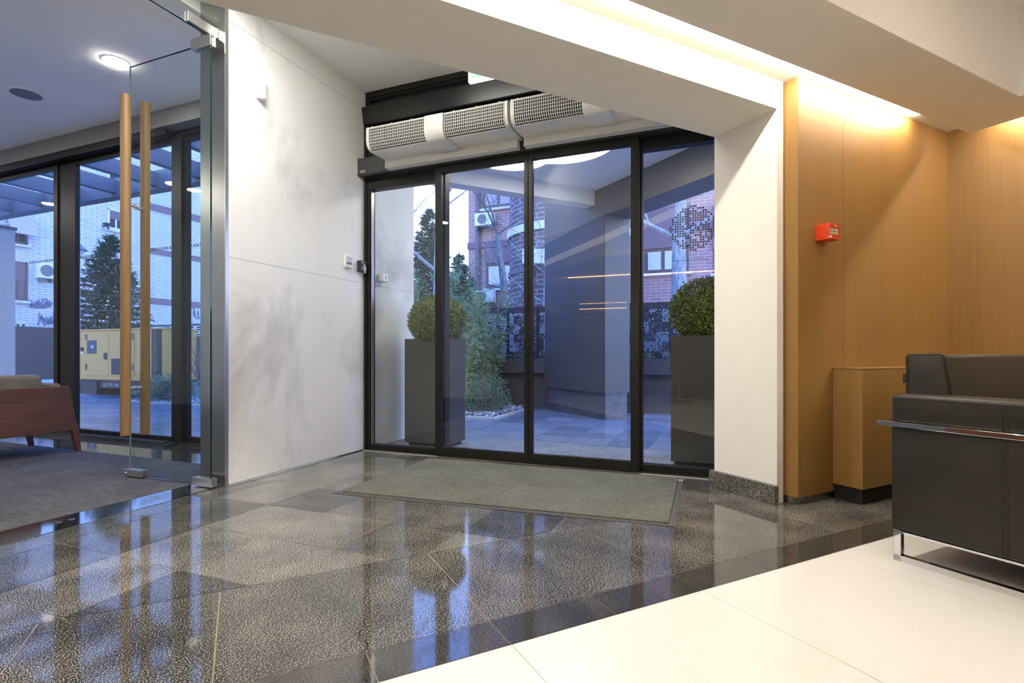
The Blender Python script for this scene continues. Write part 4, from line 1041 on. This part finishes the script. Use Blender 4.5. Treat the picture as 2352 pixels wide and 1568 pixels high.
# ------------------------------------------------------------ white brick building and forecourt, left
UW = -19.0
wb_ = thing('white_brick_building', FE, (UW, 6, 0), 'white brick apartment building beyond the garden windows', 'building')
part(MB().box(UW-6, UW, -6, 26, 0, 15), 'wall', M['whitebrick'], wb_)
def onW(x, y): return on_plane(FE, x, y, u=UW)
def wwin(x0, x1, y0, y1, pm, fm='winframe', extra=None):
    a, b = onW(x0, y1), onW(x1, y0); v0, v1, z0, z1 = a.y, b.y, a.z, b.z; w = .07
    f = MB().box(UW-.02, UW+.05, v0, v1, z0, z0+w).box(UW-.02, UW+.05, v0, v1, z1-w, z1).box(UW-.02, UW+.05, v0, v0+w, z0, z1).box(UW-.02, UW+.05, v1-w, v1, z0, z1).box(UW-.02, UW+.04, (v0+v1)/2-.03, (v0+v1)/2+.03, z0, z1)
    o = part(f, 'window', M[fm], wb_); part(MB().box(UW+.002, UW+.025, v0+w, v1-w, z0+w, z1-w), 'pane', M[pm], o)
    part(MB().box(UW, UW+.12, v0-.06, v1+.06, z0-.09, z0-.01), 'sill', M['kerb'], o)
    if extra == 'awning':
        zt, zb = z1 + .55, z1 - .25
        part(MB().mesh([(UW+.02, v0-.1, zt), (UW+.02, v1+.1, zt), (UW+.55, v1+.1, zb), (UW+.55, v0-.1, zb), (UW+.02, v0-.1, zt-.03), (UW+.02, v1+.1, zt-.03), (UW+.55, v1+.1, zb-.03), (UW+.55, v0-.1, zb-.03)], [(0,1,2,3),(7,6,5,4),(0,3,7,4),(1,5,6,2),(2,6,7,3)]), 'awning', M['awning'], o)
    if extra == 'half': part(MB().box(UW+.025, UW+.045, v0+w, v1-w, (z0+z1)/2, z1-w), 'roller_shutter', M['shutter'], o)
wwin(16, 62, 527, 556, 'windark', extra='awning'); wwin(14, 62, 603, 687, 'shutter', extra='half'); wwin(246, 284, 486, 524, 'windark', 'winwhite', 'half'); wwin(30, 62, 740, 753, 'windark', 'winwhite'); wwin(246, 310, 390, 412, 'windark', 'winwhite'); wwin(14, 62, 440, 470, 'awning')
bd = MB()
for (x, y, h_) in ((396, 487, .28), (400, 585, .22), (430, 698, .24)):
    z = onW(x, y).z; bd.box(UW, UW+.05, onW(322, 600).y, 26, z - h_/2, z + h_/2)
part(bd, 'brown_band', M['mauve'], wb_)
gf = MB(); rnd = random.Random(41)
def scribble(x0, x1, y0, y1, n):
    pts = []
    for k in range(n):
        q = onW(x0 + (x1-x0)*k/(n-1) + rnd.uniform(-4, 4), rnd.uniform(y0, y1)); pts.append((UW+.012, q.y, q.z))
    gf.tube(pts, .028, 4, False)
for k in range(4): scribble(68, 118, 682 + k*2, 708, 12)
scribble(88, 122, 716, 748, 9); scribble(86, 122, 718, 748, 10); scribble(95, 124, 724, 750, 7)
for x in (395, 410, 425, 442, 455): scribble(x, x + 10, 698, 738, 5)
part(gf, 'graffiti', M['graf'], wb_)
a, b = onW(82, 638), onW(118, 608); ac_unit(FE, a.y, b.y, UW, a.z, b.z, 'outdoor air conditioner on the white brick wall', 1, 'u')
aw = onW(236, 520); wl2 = thing('wall_lamp', FE, (UW, aw.y, aw.z), 'dark angled lamp on the white brick wall beside a window', 'lamp')
part(MB().tube([(UW, aw.y, aw.z), (UW+.3, aw.y, aw.z+.03), (UW+.33, aw.y, aw.z-.14)], .03, 6), 'arm', M['black'], wl2); part(MB().box(UW+.22, UW+.42, aw.y-.14, aw.y+.10, aw.z+.02, aw.z+.09), 'head', M['black'], wl2)
# dark fences
fn = thing('fence', FE, (-16.5, 4, 0), 'dark solid fence panels in front of the white brick building', 'fence')
v = 0.6
while v < 5.4:
    part(MB().box(-16.5, -16.45, v, v+1.25, .1, 1.72), 'panel', M['fence'], fn); part(MB().box(-16.5, -16.42, v+1.26, v+1.32, 0, 1.68), 'post', M['kerb'], fn); v += 1.34
fn2 = thing('lattice_fence', FE, (-10, 7.5, 0), 'dark lattice fence behind the yellow generator', 'fence')
lf = MB().box(-16.5, 0, 7.5, 7.53, 1.0, 1.06).box(-16.5, 0, 7.5, 7.53, 1.78, 1.84); rnd = random.Random(5)
for k in range(9):
    z = 1.08 + k*.078; u = -16.5
    while u < -1:
        w = rnd.uniform(.15, .6); lf.box(u, u+w, 7.5, 7.525, z, z+.05); u += w + rnd.uniform(.05, .22)
part(lf, 'lattice', M['fence'], fn2); part(MB().box(-16.5, 0, 7.55, 7.6, 0, 1.45), 'base_panel', M['fence'], fn2)

# generator
g_ = thing('generator', FE, (-8.8, 3.5, 0), 'yellow enclosed power generator on a black skid', 'generator')
GU0, GU1, GV0, GV1 = -10.15, -7.52, 3.08, 3.95
part(MB().box(GU0, GU1, GV0, GV1, .335, 1.40), 'canopy', M['yellow'], g_, .02)
part(MB().box(GU0-.02, GU1+.02, GV0-.02, GV1+.02, 1.395, 1.425), 'roof', M['yellow'], g_, .01)
part(MB().box(GU1-.14, GU1+.012, GV0-.012, GV0+.10, .30, 1.40), 'corner_post', M['yellowdk'], g_)
part(MB().box(GU0+.05, GU1-.02, GV0+.05, GV1-.05, .16, .335).box(GU0+.1, GU0+.7, GV0, GV1, .02, .30).box(GU1-.9, GU1-.1, GV0, GV1, .02, .18), 'skid', M['yellowdk'], g_)
for nm, (a0, a1, z0, z1) in (('door', (GU0+.32, GU0+1.12, .43, 1.34)), ('door', (GU0+1.13, GU0+1.95, .43, 1.34))):
    o = part(MB().box(a0, a1, GV0-.012, GV0+.002, z0, z1), nm, M['yellow'], g_, .004)
    x = a0 + .02 if a0 < GU0 + .5 else a1 - .06
    for z in (.55, 1.20): part(MB().box(x, x+.05, GV0-.03, GV0-.010, z, z+.13), 'hinge', M['steelblue'], o, .008)
o = part(MB().box(GU0+.40, GU0+.72, GV0-.022, GV0-.006, .90, 1.19), 'control_window', M['windark'], g_, .05, False, 4); part(MB().box(GU0+.55, GU0+.64, GV0-.024, GV0-.021, 1.02, 1.08), 'display', M['screen'], o)
part(MB().box(GU0+.98, GU0+1.08, GV0-.03, GV0-.01, .78, .92), 'latch', M['yellowdk'], g_, .015); part(MB().box(GU0+1.22, GU0+1.66, GV0-.018, GV0-.01, .46, .80), 'air_vent', M['yellowdk'], g_, .01)
part(MB().tube([(GU0+.21, GV0-.02, 1.0), (GU0+.21, GV0+.02, 1.0)], .045, 14), 'emergency_stop', M['yellowdk'], g_)
part(MB().box(GU0+.16, GU0+.26, GV0-.013, GV0, .88, .94), 'warning_sticker', M['cream'], g_)
part(MB().box(GU1-.002, GU1+.008, GV0+.25, GV1-.1, .43, 1.33), 'end_panel', M['yellow'], g_, .003); part(MB().box(GU1+.006, GU1+.02, GV0+.42, GV0+.60, .83, .90), 'grab_slot', M['yellowdk'], g_)
tx = MB(); LET = {'O': [(0,0,0,6),(4,0,4,6),(0,0,4,0),(0,6,4,6)], 'L': [(0,0,0,6),(0,0,4,0)], 'Y': [(2,0,2,3),(2,3,0,6),(2,3,4,6)], 'M': [(0,0,0,6),(4,0,4,6),(0,6,2,3),(2,3,4,6)], 'P': [(0,0,0,6),(0,6,4,6),(4,6,4,3),(4,3,0,3)], 'I': [(2,0,2,6)], 'A': [(0,0,2,6),(2,6,4,0),(1,2,3,2)], 'N': [(0,0,0,6),(0,6,4,0),(4,0,4,6)], 'G': [(4,6,0,6),(0,6,0,0),(0,0,4,0),(4,0,4,3),(4,3,2,3)], 'E': [(0,0,0,6),(0,6,4,6),(0,3,3,3),(0,0,4,0)], ' ': []}
for i, ch in enumerate('OLYMPIAN  GEP'):
    for x0, y0, x1, y1 in LET[ch]:
        k_ = .0105; ux = GU0 + .86 + i*.064
        tx.tube([(ux+x0*k_, GV0+.045, .205+y0*k_), (ux+x1*k_, GV0+.045, .205+y1*k_)], .005, 4)
part(tx, 'lettering', M['winwhite'], g_)

# pylon, lamp post
py_ = W_at(6, 8.6); pe = IE @ py_
t = thing('sign_pylon', FE, (pe.x, pe.y, 0), 'tall pale sign pylon with cross pattern at the far left', 'pylon')
ztop = CAMH + (HY - 527)*8.6/FPX
part(MB().box(pe.x-.75, pe.x+.10, pe.y-.12, pe.y+.12, 0, ztop), 'slab', M['pylon'], t); part(MB().box(pe.x-.78, pe.x+.112, pe.y-.14, pe.y+.14, ztop, ztop+.05), 'cap', M['steelblue'], t)
cx_ = MB(); rnd = random.Random(6)
for i in range(16):
    for j in range(44):
        if rnd.random() < .55: cross(cx_, pe.x+.07-i*.055, pe.y-.122, .25 + j*.055, .036, .005)
part(cx_, 'cross_pattern', M['decal'], t)
lp = W_at(180, 12.4)
t = thing('lamp_post', I4, (lp.x, lp.y, 0), 'slim street lamp with lantern head behind the window frame', 'lamp')
zl = CAMH + (HY - 592)*12.4/FPX
part(MB().tube([(lp.x, lp.y, 0), (lp.x, lp.y, zl)], .035, 8), 'post', M['canopy'], t); part(MB().tube([(lp.x, lp.y, zl), (lp.x, lp.y, zl+.18)], [.06, .12], 8), 'lantern', M['winwhite'], t); part(MB().tube([(lp.x, lp.y, zl+.18), (lp.x, lp.y, zl+.34)], [.19, .03], 8), 'lantern_roof', M['steelblue'], t)

# pergola
pg = thing('pergola', FE, (-5, .9, 3.3), 'blue grey steel pergola outside the garden windows', 'pergola')
part(MB().box(-14, -2.6, 1.62, 1.80, 3.55, 3.85), 'outer_beam', M['steelblue'], pg); part(MB().box(-14, -.3, -.30, -.18, 3.20, 3.75), 'wall_beam', M['steelblue'], pg)
u = -12.6
while u < -2.0:
    part(MB().box(u, u+.12, -.18, 1.62 if u < -2.7 else 3.2, 3.60, 3.82), 'rafter', M['steelblue'], pg); u += 1.02

# planting bed in front of generator
kb2 = thing('kerb', FE, (-4, 2.35, 0), 'pale kerb of the garden bed beside the generator', 'kerb')
part(MB().box(-7.25, -3.4, 2.36, 2.42, -.004, .022), 'kerb_run', M['kerb'], kb2); part(MB().box(-7.31, -7.25, 2.36, 3.02, -.004, .022), 'kerb_run', M['kerb'], kb2)
rnd = random.Random(77)
solo(stones(MB(), [(rnd.uniform(-7.2, -3.5), rnd.uniform(2.45, 3.4), rnd.uniform(0, .03)) for _ in range(1600)], .02, .05, rnd), 'gravel', M['stone'], FE, 'slate chippings in the garden bed beside the generator', 'gravel', kind='stuff')
a_, b_ = bush((-6.75, 2.78, 0), .50, .50, 3000, 9, .045)
t = thing('round_shrub', FE, (-6.75, 2.78, 0), 'leafy shrub in front of the yellow generator', 'shrub'); part(a_, 'twigs', M['twig'], t); part(b_, 'foliage', M['shrub'], t)
rnd = random.Random(30); tb2 = MB()
for k in range(9):
    a = rnd.uniform(0, 2*pi); branch(tb2, Vector((-5.62 + .05*cos(a), 2.75 + .05*sin(a), 0)), Vector((cos(a)*.25, sin(a)*.25, 1)).normalized(), .85, .022, 2, rnd, 3, .4)
solo(tb2, 'bare_shrub', M['twig'], FE, 'bare twiggy shrub behind the narrow right garden window', 'shrub', (-5.62, 2.75, 0))
for k, (u, v, lb) in enumerate(((-5.45, 2.55, 'spiky grass clump under the bare shrub'), (-6.1, 2.52, 'spiky grass clump beside the leafy shrub'), (-4.8, 2.6, 'spiky grass clump near the end of the garden bed'))):
    solo(blades(MB(), (u, v, .0), 110, .26, .30, rnd, .016), 'grass_tuft', M['grass'], FE, lb, 'grass', (u, v, 0), group='grass clumps beside the generator')

# small garden uplight at the bamboo foot
sl_ = thing('garden_uplight', FE, (-.85, 2.80, .02), 'small warm garden uplight at the foot of the bamboo', 'light')
part(MB().tube([(-.85, 2.80, .0), (-.85, 2.80, .10)], .03, 12), 'body', M['black'], sl_)
part(MB().disc((-.85, 2.80), .026, .10, .103, 16), 'lens', emit('uplight_lens', (1, .78, .35), 700.0), sl_)
